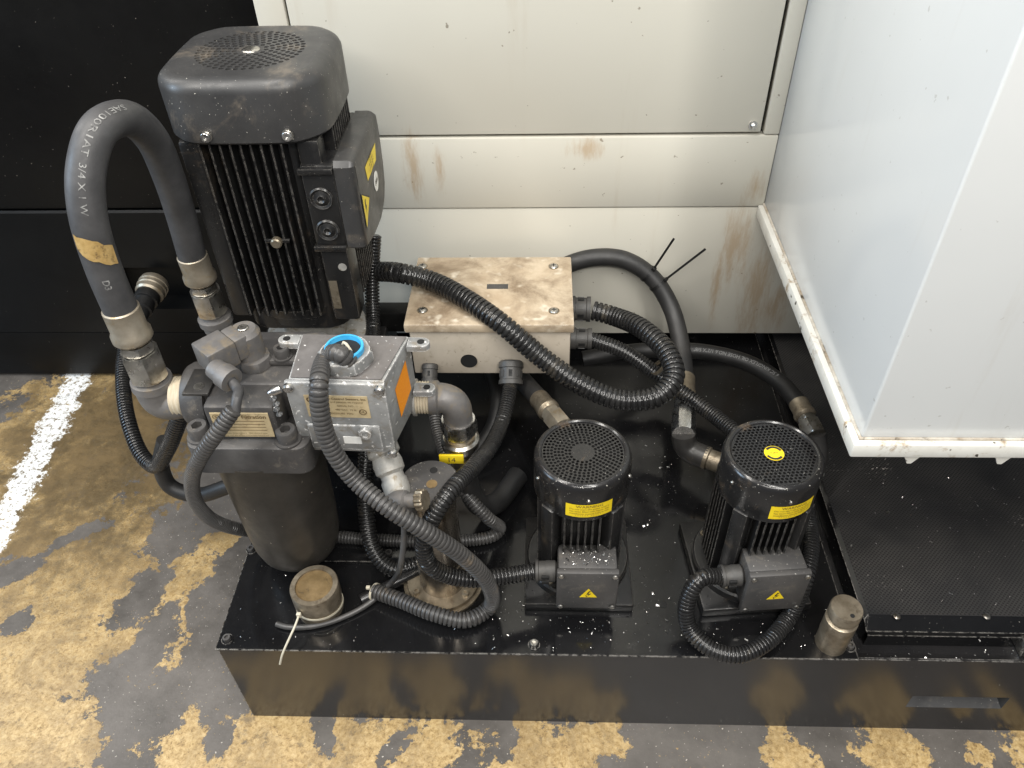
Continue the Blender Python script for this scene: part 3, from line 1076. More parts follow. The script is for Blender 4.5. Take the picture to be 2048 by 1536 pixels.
for nm, mat, h, dx in (('hazard_label', 'black_print', 0.068, 0.0004), ('hazard_field', 'yellow', 0.058, 0.0009)):
    c = hc_ + V((dx, 0, 0))
    w_ = 0.5 * h
    o_ = MB(mt)
    o_.add([c + V((0, -w_ * 0.62, h * 0.5)), c + V((0, -w_ * 0.62, -h * 0.5)), c + V((0, w_ * 0.95, 0))], [(0, 1, 2)])
    o_.build(nm, mat, tb)
mb = MB(mt)
c = hc_ + V((0.0014, -.004, 0))
mb.add([c + V((0, -.003, .014)), c + V((0, .003, .014)), c + V((0, .0, .002)), c + V((0, .005, .003)), c + V((0, -.004, -.016)), c + V((0, 0, -.002)), c + V((0, -.005, -.002))],
       [(0, 1, 2), (0, 2, 6), (2, 3, 5), (3, 4, 5)])
mb.build('bolt_symbol', 'black_print', tb)
wc_ = F_((0.2536, 0.5648, 0.5498))
mb = MB(mt)
mb.lathe(wc_, wc_ + V((0.0006, 0, 0)), [(0, .017), (1, .017)], 24)
mb.build('round_label', 'white_label', tb)
mb = MB(mt)
text_on(mb, '380V', 0.011, wc_ + V((0.0011, 0, 0)), (0, 1, 0), (0, 0, 1), True)
mb.build('print', 'black_print', tb)
# lower pad with badge and nameplate
MB(mt).box((0.074, -0.109, 0.345), (0.120, -0.055, 0.492), 0.006).build('name_plate_pad', 'motor_black', T)
MB(mt).box((0.078, -0.1102, 0.372), (0.092, -0.1095, 0.430)).build('name_plate', 'steel_worn', T)
mb = MB(mt)
mb.lathe((0.107, -0.1095, 0.458), (0.107, -0.1105, 0.458), [(0, .0072), (1, .0072)], 20)
mb.build('badge', 'alu_dirty', T)

# ================================================================== COOLANT PUMPS (two finned motors at the front)
def coolant_pump(loc, rotz, label, hexgrid):
    T = thing('coolant_pump', loc, label, 'pump', 'small coolant pump motors on the tank lid')
    T.rotation_euler = (0, 0, rotz)

    def L(mb, name, mat, par=None, **kw):
        o = mb.build(name, mat, par or T, **kw)
        o.location = (0, 0, 0)
        return o
    H = 0.300
    L(MB().box((-0.092, -0.094, 0.0), (0.092, 0.092, 0.020), 0.003), 'base_plate', 'motor_black')
    L(MB().lathe((0, 0, 0.020), (0, 0, 0.040), [(0, 0.089), (0.75, 0.089), (0.9, 0.086), (1, 0.060)], 48), 'flange', 'motor_black')
    for a in (38, 142, 232, 308):
        q = V((math.cos(R(a)) * 0.078, math.sin(R(a)) * 0.078, 0.036))
        L(MB().socket_bolt(q, (0, 0, 1), 0.0055, 0.006), 'bolt', 'steel_worn')
    L(MB().prism(round_square(0.050, 0.022, 5), 0.034, 0.232), 'housing', 'motor_black')
    first = None
    for rot in (0, 90, 180, 270):
        for k in range(6):
            if first is None:
                first = L(MB().box((-0.0016, -0.070, 0.040), (0.0016, -0.048, 0.228), 0.0006, 1), 'cooling_fin', 'motor_black')
                o = first
            else:
                o = first.copy()
                COL.objects.link(o)
                o.parent = T
            x = -0.0275 + 0.011 * k
            o.location = Matrix.Rotation(R(rot), 3, 'Z') @ V((x, 0, 0))
            o.rotation_euler = (0, 0, R(rot))
    for sx, sy in ((-1, -1), (1, -1), (1, 1), (-1, 1)):
        mtc = Matrix.Translation((sx * 0.047, sy * 0.047, 0)) @ Matrix.Rotation(R(45), 4, 'Z')
        L(MB(mtc).box((-0.013, -0.013, 0.036), (0.013, 0.013, 0.228), 0.004), 'corner_rib', 'motor_black')
    # fan cover
    prof = [(0.222, 0.0745), (0.225, 0.076), (0.286, 0.076)]
    for k in range(1, 6):
        a = math.pi / 2 * k / 5
        prof.append((0.286 + 0.014 * math.sin(a), 0.076 - 0.009 * (1 - math.cos(a))))
    prof += [(0.2985, 0.0645), (0.2965, 0.0635)]
    z0, z1 = 0.222, 0.30
    mb = MB()
    mb.lathe((0, 0, z0), (0, 0, z1), [((z - z0) / (z1 - z0), r) for z, r in prof], 64, cap=False)
    cover = L(mb, 'fan_cover', 'hood_black')
    holes = []
    if hexgrid:
        pit = 0.0066
        for j in range(-12, 13):
            for i in range(-12, 13):
                x = (i + 0.5 * (j % 2)) * pit
                y = j * pit * 0.866
                if 0.0155 < math.hypot(x, y) < 0.0605:
                    holes.append((x, y))
    else:
        for k in range(8):
            r = 0.0205 + k * 0.0056
            c = int(2 * math.pi * r / 0.0066)
            for i in range(c):
                a = 2 * math.pi * (i + 0.5 * (k % 2)) / c
                holes.append((math.cos(a) * r, math.sin(a) * r))
    L(plate_with_holes(circle_pts(0.0637, 56), holes, 0.0025, 0.2966, 0.002, 8), 'vent_grille', 'hood_black', cover)
    L(MB().cyl((0, 0, 0.280), (0, 0, 0.282), 0.060, 32), 'fan', 'dark_inside', cover)  # plain dark disc added so the grille holes look shaded
    for a in (205, 275, 340):
        q = V((math.cos(R(a)) * 0.0758, math.sin(R(a)) * 0.0758, 0.272))
        d = V((math.cos(R(a)), math.sin(R(a)), 0))
        L(MB().lathe(q, q + d * 0.003, [(0, .0035), (0.5, .0035), (1, .002)], 12), 'screw', 'steel', cover)
    # warning sticker on the cover
    fn = on_cyl((0, 0), 0.0764, R(277 if not hexgrid else 283), 0.248)
    mb = MB()
    patch(mb, fn, 0.074, 0.029)
    st = L(mb, 'warning_label', 'yellow', cover)
    mb = MB()
    fnp = on_cyl((0, 0), 0.0768, R(277 if not hexgrid else 283), 0.248)
    for s, size, dy in (('WARNING', 0.0078, 0.0098), ('Do not start the pump until it', 0.0046, 0.0040), ('has been filled with liquid. See', 0.0046, -0.0012),
                        ('installation manual before use', 0.0046, -0.0064), ('* * * * * *   * * * * * *', 0.0046, -0.0112)):
        text_on(mb, s, size, None, None, None, False, lambda x, y, d=dy: fnp(x * 1.12, y + d))
    L(mb, 'print', 'brown_print', st)
    if hexgrid:
        mb = MB()
        mb.lathe((0, 0, 0.2968), (0, 0, 0.2974), [(0, .0150), (1, .0150)], 28)
        dl = L(mb, 'direction_label', 'yellow', cover)
        mb = MB()
        for a0 in (20, 200):
            vs, fs = [], []
            for k in range(13):
                a = R(a0 + 120 * k / 12)
                for r in (0.0100, 0.0140):
                    vs.append((math.cos(a) * r, math.sin(a) * r, 0.2977))
            fs = [(2 * k, 2 * k + 1, 2 * k + 3, 2 * k + 2) for k in range(12)]
            mb.add(vs, fs)
        text_on(mb, 'TURN', 0.0045, (0, 0, 0.2977), (1, 0, 0), (0, 1, 0))
        L(mb, 'arrow_print', 'black_print', dl)
    # terminal box on the front
    tb = L(MB().box((-0.037, -0.100, 0.042), (0.058, -0.052, 0.134), 0.005), 'terminal_box', 'box_grey')
    lidp = L(MB().box((-0.039, -0.112, 0.038), (0.060, -0.1005, 0.137), 0.003), 'box_lid', 'box_grey', tb)
    for x in (-0.032, 0.053):
        for z in (0.045, 0.130):
            L(MB().cyl((x, -0.112, z), (x, -0.1145, z), 0.0048, 14, ch=0.001), 'screw', 'steel', tb)
    c = V((0.0125, -0.1124, 0.083))
    mb = MB()
    mb.add([c + V((-0.0145, 0, -0.011)), c + V((0.0145, 0, -0.011)), c + V((0, 0, 0.0135))], [(0, 1, 2)])
    hz = L(mb, 'hazard_label', 'yellow', tb)
    mb = MB()
    c += V((0, -0.0005, -0.003))
    mb.add([c + V((.001, 0, .010)), c + V((.004, 0, .010)), c + V((-.0035, 0, .0005)), c + V((-.0005, 0, .0025)), c + V((.0045, 0, .0030)),
            c + V((-.003, 0, -.0065)), c + V((.001, 0, .0)), c + V((-.005, 0, -.0015)), c + V((-.0015, 0, -.0035))],
           [(0, 1, 3), (0, 3, 2), (2, 3, 4, 6), (4, 5, 6), (5, 7, 8)])
    L(mb, 'bolt_symbol', 'black_print', tb)
    # cable gland on its left
    q = V((-0.037, -0.082, 0.100))
    g = L(MB().lathe(q, q + V((-0.036, 0, 0)), [(0, .013), (0.12, .0175), (0.5, .0175), (0.55, .0165), (0.85, .0165), (0.88, .0185), (1, .0185)], 20), 'cable_gland', 'gland')
    for dz in (0.006, -0.007):
        L(MB().box((q.x - 0.026, q.y - 0.0185, q.z + dz - 0.004), (q.x - 0.014, q.y - 0.0140, q.z + dz + 0.003), 0.0006), 'slot', 'dark_inside', g)
    return T


P1 = (0.602, 0.172, 0.0)
P2 = (0.893, 0.172, 0.0)
coolant_pump(P1, R(0), 'black finned coolant pump nearest the steel cylinder, plain round disc in its grille', False)
coolant_pump(P2, R(5), 'black finned coolant pump beside the perforated tray, yellow round sticker on its grille', True)

# ================================================================== OIL FILTER
FX, FY = 0.103, 0.190
T = thing('oil_filter', (FX, FY, 0.0), 'dark cast oil filter housing with long bowl hanging at the left front', 'filter')
prof = [(0.318, 0.084), (0.30, 0.083), (0.12, 0.0785), (0.070, 0.0755), (0.045, 0.070), (0.030, 0.061), (0.021, 0.047), (0.016, 0.026)]
MB().lathe((FX, FY, 0.016), (FX, FY, 0.318), [((z - 0.016) / 0.302, r) for z, r in prof[::-1]], 48).build('bowl', 'bowl_dark', T, ang=60)
MB().hexa((FX, FY - 0.012, 0.0), (FX, FY - 0.012, 0.022), 0.017).build('drain_plug', 'bowl_dark', T)
ft = Matrix.Translation((FX + 0.006, FY + 0.01, 0))
fo = MB(ft).prism(round_square(0.091, 0.020, 6), 0.314, 0.366, 0.003, 2).build('clamp_flange', 'cast_dark', T)
head = MB().box((0.020, 0.172, 0.3662), (0.205, 0.305, 0.432), 0.010, 3).build('head', 'cast_dark', T)
MB().box((0.058, 0.128, 0.3662), (0.160, 0.180, 0.4315), 0.006, 2).build('head_front', 'cast_dark', T)
MB().box((0.030, 0.3055, 0.150), (0.215, 0.4295, 0.215), 0.006).build('manifold', 'cast_dark', T)
MB().box((0.110, 0.215, 0.4325), (0.20, 0.268, 0.444), 0.005).build('cover_plate', 'cast_dark', T)
p = V((0.1536, 0.2257, 0.4442))
MB().cyl(p, p + V((0, 0, .002)), 0.0145, 24).build('washer', 'cast_dark', T)
MB().socket_bolt(p + V((0, 0, .002)), (0, 0, 1), 0.0115, 0.015).build('cap_screw', 'cast_dark', T)
for p in ((0.0364, 0.1352, 0.3660), (0.1687, 0.1282, 0.3660)):
    p = V(p)
    MB().cyl(p, p + V((0, 0, .003)), 0.0195, 28).build('washer', 'cast_dark', T)
    MB().socket_bolt(p + V((0, 0, .003)), (0, 0, 1), 0.0148, 0.020, 24).build('cap_screw', 'cast_dark', T)
pc = V((0.022, 0.205, 0.385))
MB().lathe(pc + V((0.02, 0, 0)), pc + V((-0.016, 0, 0)), [(0, .050), (0.8, .050), (1, .046)], 36).build('port_boss', 'cast_dark', T)
br = MB().box((0.024, 0.150, 0.4325), (0.062, 0.205, 0.437), 0.001).build('bracket', 'elbow_black', T)
MB().lathe((0.044, 0.166, 0.4371), (0.044, 0.166, 0.4378), [(0, .0075), (1, .0075)], 18).build('bracket_hole', 'steel', br)
# name plate with print
lc = V((0.109, 0.1274, 0.398))
lab = MB().box(lc + V((-0.042, -0.0008, -0.024)), lc + V((0.042, 0.0004, 0.024)), 0.0003, 1).build('name_plate', 'gold_label', T)
mb = MB()
ax, az = (1, 0, 0), (0, 0, 1)
text_on(mb, 'C        Filtration', 0.0098, lc + V((0.006, -0.0014, 0.0165)), ax, az, True)
for k in range(4):
    z = lc.z + 0.008 - k * 0.006
    mb.box((lc.x - 0.030, lc.y - 0.0015, z), (lc.x + 0.034, lc.y - 0.0010, z + 0.0006))
text_on(mb, 'Max. operating pressure   filter element type', 0.0036, lc + V((0, -0.0014, -0.0158)), ax, az)
text_on(mb, 'please read the service instructions before use', 0.0036, lc + V((0, -0.0014, -0.0205)), ax, az)
vs, fs = [], []
for k in range(24):
    a = 2 * math.pi * k / 24
    for r in (0.0040, 0.0050):
        vs.append((lc.x - 0.034 + math.cos(a) * r, lc.y - 0.0014, lc.z + 0.0165 + math.sin(a) * r))
fs = [(2 * k, 2 * k + 1, (2 * k + 3) % 48, (2 * k + 2) % 48) for k in range(24)]
mb.add(vs, fs)
text_on(mb, 'S', 0.007, lc + V((-0.034, -0.0014, 0.0165)), ax, az, True)
mb.build('print', 'brown_print', lab)

# ================================================================== HOSE FITTINGS helpers
def ferrule(mb, p0, p1, r):
    mb.lathe(p0, p1, [(0, r * 0.98), (0.03, r * 1.1), (0.62, r * 1.1), (0.70, r * 1.22), (0.86, r * 1.22), (0.94, r * 1.05), (1, r * 0.8)], 28)


def elbow(mb, a, c, b, r, n=10):
    a, c, b = V(a), V(c), V(b)
    d1, d2 = (a - c).normalized(), (b - c).normalized()
    k = min((a - c).length, (b - c).length) * 0.75
    pts = [a]
    for i in range(n + 1):
        t = i / n
        s, e = c + d1 * k, c + d2 * k
        pts.append(s * (1 - t) ** 2 + c * 2 * t * (1 - t) + e * t * t)
    pts.append(b)
    vs, fs = [], []
    seg = 24
    u = None
    for i, p in enumerate(pts):
        t = (pts[min(i + 1, len(pts) - 1)] - pts[max(0, i - 1)]).normalized()
        if u is None:
            _, u, w = basis(t)
        u = (u - t * u.dot(t)).normalized()
        w = t.cross(u)
        for q in range(seg):
            an = 2 * math.pi * q / seg
            vs.append(p + (u * math.cos(an) + w * math.sin(an)) * r)
    m = len(pts)
    for i in range(m - 1):
        for q in range(seg):
            j = (q + 1) % seg
            fs.append((i * seg + q, i * seg + j, (i + 1) * seg + j, (i + 1) * seg + q))
    fs.append(tuple(range(seg - 1, -1, -1)))
    fs.append(tuple(range((m - 1) * seg, m * seg)))
    mb.add(vs, fs)


def hose_end(T, start, end, r, mat_f='zinc_brown', mat_n='steel', frac=(0.48, 0.60, 0.66, 1.0)):
    """ferrule and two hexagons between the hose's end and the fitting"""
    a, b = V(start), V(end)
    L = lambda t: a.lerp(b, t)
    mb = MB()
    ferrule(mb, L(0.0), L(frac[0]), r)
    mb.build('ferrule', mat_f, T)
    MB().hexa(L(frac[0]), L(frac[1]), r * 1.08).build('hose_nut', mat_n, T)
    MB().hexa(L(frac[2] - 0.05), L(frac[3]), r * 1.25).build('union_nut', mat_n, T)


# ================================================================== LEFT HYDRAULIC HOSE LOOP
e_c = V((-0.050, 0.205, 0.385))
pts = [(-0.0489, 0.2080, 0.5410), (-0.0496, 0.2120, 0.6147), (-0.0449, 0.2200, 0.6856), (-0.0355, 0.2400, 0.7380), (-0.0215, 0.2750, 0.7733), (-0.0116, 0.3300, 0.7661),
       (-0.0152, 0.3850, 0.7137), (-0.0277, 0.4200, 0.6339), (-0.0399, 0.4400, 0.5581), (-0.0507, 0.4500, 0.4715)]
T = thing('hydraulic_hose', e_c, 'thick grey rubber hydraulic hose arching high at the far left with tan tape', 'hose')
hp = Path(pts)
HR = 0.0232
hb = MB()
sweep(hb, hp, smooth_rings(hp, HR), 28)
hose = hb.build('hose', 'rubber', T)
mb = MB()
gdir = (-0.35, -0.8, 0.45)
text_on(mb, 'SAE100R1AT  3/4 X 1 W', 0.0118, None, None, None, False, (lambda f_: (lambda x, y: f_(x * 1.15, y)))(on_tube(hp, 0.222, HR, (0.35, -0.7, 0.6), -1)))
mb.build('print', 'white_print', hose)
mb = MB()
text_on(mb, 'D3', 0.012, None, None, None, True, on_tube(hp, 0.055, HR, (0.35, -0.8, 0.45), -1))
mb.build('print', 'white_print', hose)
mb = MB()
fn = on_tube(hp, 0.104, HR + 0.0006, (0.40, -0.75, 0.5), -1)
vs, fs = [], []
for j in range(9):
    for i in range(7):
        x = (-0.013 + 0.026 * i / 6) * (1.25 - 0.09 * abs(j - 5)) + (j - 4) * 0.0030 + random.uniform(-.0022, .0022)
        y = -0.024 + 0.048 * j / 8
        vs.append(fn(x, y))
fs = [(j * 7 + i, j * 7 + i + 1, (j + 1) * 7 + i + 1, (j + 1) * 7 + i) for j in range(8) for i in range(6)]
mb.add(vs, fs)
mb.build('tape', 'tape', hose)
a0, t0 = hp.at(0)
hose_end(T, a0 + t0 * 0.006, (-0.0480, 0.2055, 0.4216), HR)
a1, t1 = hp.at(hp.L)
hose_end(T, a1 - t1 * 0.006, (-0.0511, 0.4550, 0.3554), HR * 0.98)

T = thing('pipe_elbow', e_c, 'grey forged elbow joining the thick hose to the filter, threads wrapped in sealing tape', 'pipe fitting')
n0 = V((-0.0480, 0.2055, 0.4216))
n1 = V((-0.0503, 0.2050, 0.3726))
mb = MB()
mb.lathe(n0 + (n0 - n1).normalized() * 0.002, n0.lerp(n1, 0.35), [(0, .022), (0.3, .0225), (0.35, .030), (1, .031)], 30)
mb.build('collar', 'fitting_grey', T)
mb = MB()
elbow(mb, n0.lerp(n1, 0.3), n1 + V((0, 0, -0.012)), V((0.004, 0.205, 0.381)), 0.0285)
mb.build('elbow_body', 'fitting_grey', T)
mb = MB()
xs_ = [0.0 + 0.0026 * k for k in range(9)]
mb.lathe((-0.020, 0.205, 0.381), (0.0065, 0.205, 0.381), [(k / 8, 0.0295 if k % 2 else 0.0308) for k in range(9)], 30)
mb.build('thread', 'seal_tape', T)
q0 = V((-0.0511, 0.4550, 0.3554))
T = thing('pipe_elbow', q0 - V((0, 0, .07)), 'dark elbow fitting under the hose end between the black panel and the tall motor', 'pipe fitting')
mb = MB()
q1 = V((-0.0497, 0.4550, 0.3179))
mb.lathe(q0, q1, [(0, .020), (0.25, .0215), (0.3, .030), (0.62, .030), (0.64, .026), (1, .026)], 28)
mb.build('collar', 'fitting_grey', T)
mb = MB()
elbow(mb, q1 + V((0, 0, 0.004)), q1 + V((0, 0, -0.03)), q1 + V((0.05, 0.0, -0.035)), 0.024)
mb.build('elbow_body', 'cast_dark', T)

# ================================================================== PRESSURE SENSOR PLUG ON THE FILTER HEAD
T = thing('sensor_plug', (0.075, 0.27, 0.432), 'dusty grey angled plug on top of the filter head', 'connector')
a = V((0.0586, 0.1745, 0.4780))
b = V((0.1133, 0.2357, 0.4780))
ax = (b - a).normalized()
ay = V((0, 0, 1)).cross(ax)
L_ = (b - a).length
MB().obox(a.lerp(b, 0.27), ax, ay, (0, 0, 1), L_ * 0.54, 0.046, 0.040, 0.003).build('plug_housing', 'fitting_grey', T)
MB().obox(a.lerp(b, 0.66), ax, ay, (0, 0, 1), L_ * 0.24, 0.040, 0.037, 0.003).build('plug_cap', 'fitting_grey', T)
c = a.lerp(b, 0.86)
MB().lathe(c + V((0, 0, -0.030)), c + V((0, 0, 0.017)), [(0, .0225), (0.85, .0225), (1, .018)], 28).build('socket_body', 'fitting_grey', T)
MB().cyl(c + V((0.0, 0, 0.017)), c + V((0, 0, 0.020)), 0.008, 18, ch=0.001).build('screw', 'steel', T)
MB().hexa(V((c.x + .006, c.y - .006, 0.4325)), V((c.x + .006, c.y - .006, 0.449)), 0.026).build('hex_base', 'fitting_grey', T)
g0 = a.lerp(b, 0.16) + V((0.010, -0.020, -0.004))
g1 = g0 + V((0.030, -0.020, -0.006))
mb = MB()
mb.lathe(g0, g1, [(0, .015), (0.45, .016), (0.5, .018), (1, .018)], 18)
mb.build('cable_gland', 'fitting_grey', T)
mb = MB()
kp = Path([g1 - (g1 - g0).normalized() * 0.006, g1 + V((0.012, -0.014, -0.006)), (0.1234, 0.1120, 0.4662), (0.1198, 0.1000, 0.4493)])
sweep(mb, kp, smooth_rings(kp, 0.0072), 16)
mb.build('cable', 'rubber', T)

# ================================================================== FLOW SWITCH BOX (aluminium)
bx0, bx1, by0, by1, bz0, bz1 = 0.186, 0.322, 0.134, 0.248, 0.338, 0.470
T = thing('switch_box', ((bx0 + bx1) / 2, 0.19, bz0), 'pale aluminium switch box with orange diamond sticker and open blue plug on top', 'switch box')
bxr = Matrix.Translation((0.254, 0.19, 0)) @ Matrix.Rotation(R(-2), 4, 'Z') @ Matrix.Translation((-0.254, -0.19, 0))
bk0, bk1 = bx0 - .008, bx1 + .020
b_ = bmesh.new()
bmesh.ops.create_cube(b_, size=1)
for v in b_.verts:
    back = v.co.y > 0
    v.co = V(((bk0 if v.co.x < 0 else bk1) if back else (bx0 if v.co.x < 0 else bx1), by1 if back else by0 + .010, bz0 if v.co.z < 0 else bz1 - .0015))
bmesh.ops.bevel(b_, geom=list(b_.edges), offset=.005, segments=2, profile=0.5, affect='EDGES')
body = MB(bxr).bm(b_).build('body', 'alu', T)
mb = MB(bxr)
mb.prism([(bx0 + .004, by0 + .014), (bx1 - .004, by0 + .014), (bk1 - .005, by1 - .005), (bk0 + .005, by1 - .005)], bz1 - .0014, bz1)
mb.build('dusty_top', 'alu_top', T)
fr = MB(bxr).box((bx0 - .003, by0, bz0 - .003), (bx1 + .003, by0 + .0095, bz1 + .002), 0.004).build('front_cover', 'alu', T)
MB(bxr).box((bx0 + .016, by0 - .0035, bz0 + .006), (bx1 - .014, by0 - .0002, bz0 + .056), 0.0025).build('raised_panel', 'alu', fr)
lab = MB(bxr).box((bx0 + .022, by0 - .0007, bz0 + .070), (bx1 - .024, by0 - .0002, bz0 + .112)).build('name_plate', 'gold_label', fr)
mb = MB(bxr)
lx0, lz0 = bx0 + .067, bz0 + .091
y_ = by0 - .0013
text_on(mb, 'CC', 0.014, (bx0 + .034, y_, bz0 + .103), (1, 0, 0), (0, 0, 1), True)
text_on(mb, 'Custom Control Sensors, Inc.', 0.0058, (lx0 + .008, y_, bz0 + .1065), (1, 0, 0), (0, 0, 1), True)
text_on(mb, 'info and patents on request', 0.0050, (lx0 + .010, y_, bz0 + .1005), (1, 0, 0), (0, 0, 1))
for k, s in enumerate(('PART NO.        SERIAL NO.', 'SET POINT     480 VAC  15 A', 'PROOF PRESSURE  PSIG')):
    text_on(mb, s, 0.0048, (lx0 - .004, y_, bz0 + .093 - k * .0075), (1, 0, 0), (0, 0, 1))
vs = []
for k in range(24):
    a = 2 * math.pi * k / 24
    for r in (0.0042, 0.0056):
        vs.append((bx1 - .034 + math.cos(a) * r, y_, bz0 + .082 + math.sin(a) * r))
mb.add(vs, [(2 * k, 2 * k + 1, (2 * k + 3) % 48, (2 * k + 2) % 48) for k in range(24)])
text_on(mb, 'UL', 0.006, (bx1 - .034, y_, bz0 + .082), (1, 0, 0), (0, 0, 1), True)
mb.build('print', 'brown_print', lab)
MB(bxr).box((bx0 + .066, by0 - .0045, bz0 + .020), (bx0 + .092, by0 - .0036, bz0 + .034)).build('paper_label', 'white_label', fr)
for x, z in ((bx0 + .002, bz0 - .001), (bx1 - .002, bz0 - .001), (bx1 - .004, bz1 - .006), (bx0 + .004, bz1 - .006)):
    MB(bxr).lathe((x, by0 - .0002, z), (x, by0 - .007, z), [(0, .0075), (0.7, .0075), (1, .005)], 16).build('screw', 'steel_bright', fr)
MB(bxr).socket_bolt((bx1 - .034, by0 - .0036, bz0 + .048), (0, -1, 0), 0.0092, 0.010).build('cap_screw', 'alu', fr)
# wing nut hanging at the left corner
mb = MB(bxr)
mb.lathe((bx0 - .006, by0 - .004, bz1 - .006), (bx0 - .022, by0 - .010, bz1 - .010), [(0, .006), (0.6, .006), (1, .003)], 14)
for k in range(4):
    q = V((bx0 - .020 + .002 * (k % 2), by0 - .008, bz1 - .018 - k * .010))
    mb.lathe(q, q + V((.001, .002, -.009)), [(0, .002), (0.5, .0052), (1, .002)], 10)
mb.build('seal_chain', 'steel_bright', T)
# mounting lugs
def lug(c, dx, name='lug'):
    o = MB(bxr)
    pts = [(0, -.011)] + [(dx * (.022 + .011 * math.cos(R(a))), .011 * math.sin(R(a)) * 1) for a in range(-90, 91, 15)] + [(0, .011)]
    o.m = bxr @ Matrix.Translation(c)
    o.prism(pts if dx > 0 else pts[::-1], -.010, 0, .002, 2)
    ob = o.build(name, 'alu', T)
    h = MB(bxr)
    h.lathe(V(c) + V((dx * .020, 0, .0002)), V(c) + V((dx * .020, 0, .0006)), [(0, .0055), (1, .0055)], 16)
    h.build('lug_hole', 'dark_inside', ob)


lug((bk0 + .002, by1 - .014, bz1 - .002), -1)
lug((bk1 - .002, by1 - .014, bz1 - .002), 1)
lug((bk1 - .002, by1 - .014, bz0 + .040), 1)
# orange diamond on the right side
mb = MB(bxr)
tx = V((bk1 - bx1, by1 - by0 - .010, 0)).normalized()
c = V((bx1, by0 + .010, 0)).lerp(V((bk1, by1, 0)), .52) + V((.0008, 0, (bz0 + bz1) / 2 + .002))
zz = V((0, 0, 1))
mb.add([c + tx * .021 + zz * .0385, c + tx * .0265 - zz * .0225, c - tx * .021 - zz * .0385, c - tx * .0265 + zz * .0225], [(0, 1, 2, 3)])
mb.build('diamond_label', 'orange', body)
# hexagon hub, blue liner and loose wires on the top
hc = V((0.2621, 0.1836, 0.4800))
hub = MB().hexa((hc.x, hc.y, bz1 + .0002), (hc.x, hc.y, bz1 + .020), 0.039, 0.08).build('hex_hub', 'alu', T)
mb = MB()
z = bz1 + .0202
mb.lathe((hc.x, hc.y, z), (hc.x, hc.y, z + .008), [(0, .0275), (0.9, .0275), (1, .0268), (1, .0240), (0.3, .0232), (0.05, .0225)], 36, cap=False)
mb.build('blue_liner', 'blue', hub)
MB().cyl((hc.x, hc.y, z + .0004), (hc.x, hc.y, z + .0012), 0.0226, 28).build('bore', 'dark_inside', hub)
mb = MB()
wp = Path([(hc.x - .004, hc.y + .004, z + .002), (hc.x + .002, hc.y, z + .016), (hc.x + .012, hc.y - .010, z + .006)])
sweep(mb, wp, smooth_rings(wp, 0.0022), 10)
mb.build('loose_wire', 'ivory', T)
# pipe union underneath, leading to the drain tap
u0 = V((0.280, 0.190, bz0 - .002))
u1 = V((0.3237, 0.1080, 0.2559))
mb = MB()
mb.lathe(u0, u0.lerp(u1, 0.18), [(0, .040), (0.5, .040), (1, .030)], 28)
mb.build('base_boss', 'alu_dirty', T)
mb = MB()
mb.lathe(u0.lerp(u1, 0.15), u1, [(0, .022), (0.12, .025), (0.28, .0255), (0.32, .021), (0.42, .0235), (0.55, .023), (0.60, .018), (0.66, .018), (0.7, .0205), (0.85, .0205), (1, .018)], 24)
mb.build('pipe_union', 'alu_dirty', T)
mb = MB()
pth0 = u0.lerp(u1, 0.12)
mb.lathe(pth0, u0.lerp(u1, 0.17), [(0, .0262), (1, .0262)], 24)
mb.build('white_seal', 'white_label', T)
# side pipe to the right-hand elbow
EY = 0.246
EZ = (0.3574, 0.2460, 0.3415)[2]
EXc = (0.4028, 0.2460, 0.3417)[0]
s0 = V((bk1 - .012, EY, EZ))
mb = MB()
mb.lathe(s0, (EXc - .062, EY, EZ), [(0, .026), (0.55, .026), (0.58, .030), (0.98, .030), (1, .026)], 28)
mb.build('side_hub', 'alu_dirty', T)

T = thing('pipe_elbow', (EXc, EY, EZ - .1), 'grey forged elbow right of the aluminium box, with steel nuts and yellow tag below', 'pipe fitting')
mb = MB()
mb.lathe((EXc - .0622, EY, EZ), (EXc - .040, EY, EZ), [(k / 10, 0.0245 if k % 2 else 0.0265) for k in range(11)], 28)
mb.build('thread', 'seal_tape', T)
mb = MB()
elbow(mb, (EXc - .042, EY, EZ), (EXc, EY, EZ), (EXc, EY, EZ - .050), 0.0240)
mb.lathe((EXc - .041, EY, EZ), (EXc - .026, EY, EZ), [(0, .0275), (0.8, .0275), (1, .0240)], 28)
mb.build('elbow_body', 'fitting_grey', T)
z = EZ - .046
MB().hexa((EXc, EY, z), (EXc, EY, z - .030), 0.0305).build('union_nut', 'steel_bright', T)
MB().hexa((EXc, EY, z - .0302), (EXc, EY, z - .042), 0.026).build('lock_nut', 'zinc_brown', T)
mb = MB()
mb.lathe((EXc, EY, z - .0415), (EXc, EY, z - .070), [(0, .028), (0.15, .032), (0.6, .032), (0.9, .027), (1, .023)], 28)
mb.build('collar', 'steel', T)
mb = MB()
mb.lathe((EXc, EY, z - .0695), (EXc, EY, z - .12), [(0, .0175), (1, .0175)], 22)
mb.build('riser_pipe', 'steel_worn', T)
tg = MB().box((EXc - .032, EY - .038, z - .068), (EXc + .008, EY - .033, z - .049), 0.001).build('number_tag', 'yellow', T)
mb = MB()
text_on(mb, '14', 0.0145, (EXc - .012, EY - .0386, z - .0585), (1, 0, 0), (0, 0, 1))
mb.build('print', 'brown_print', tg)
mb = MB()
rp = Path([(EXc, EY, z - .112), (EXc + .004, EY + .004, z - .16), (EXc + .022, EY + .02, .05), (EXc + .05, EY + .05, .021), (EXc + .09, EY + .12, .021)])
sweep(mb, rp, smooth_rings(rp, 0.0205), 22)
mb.build('hose', 'rubber_dark', T)

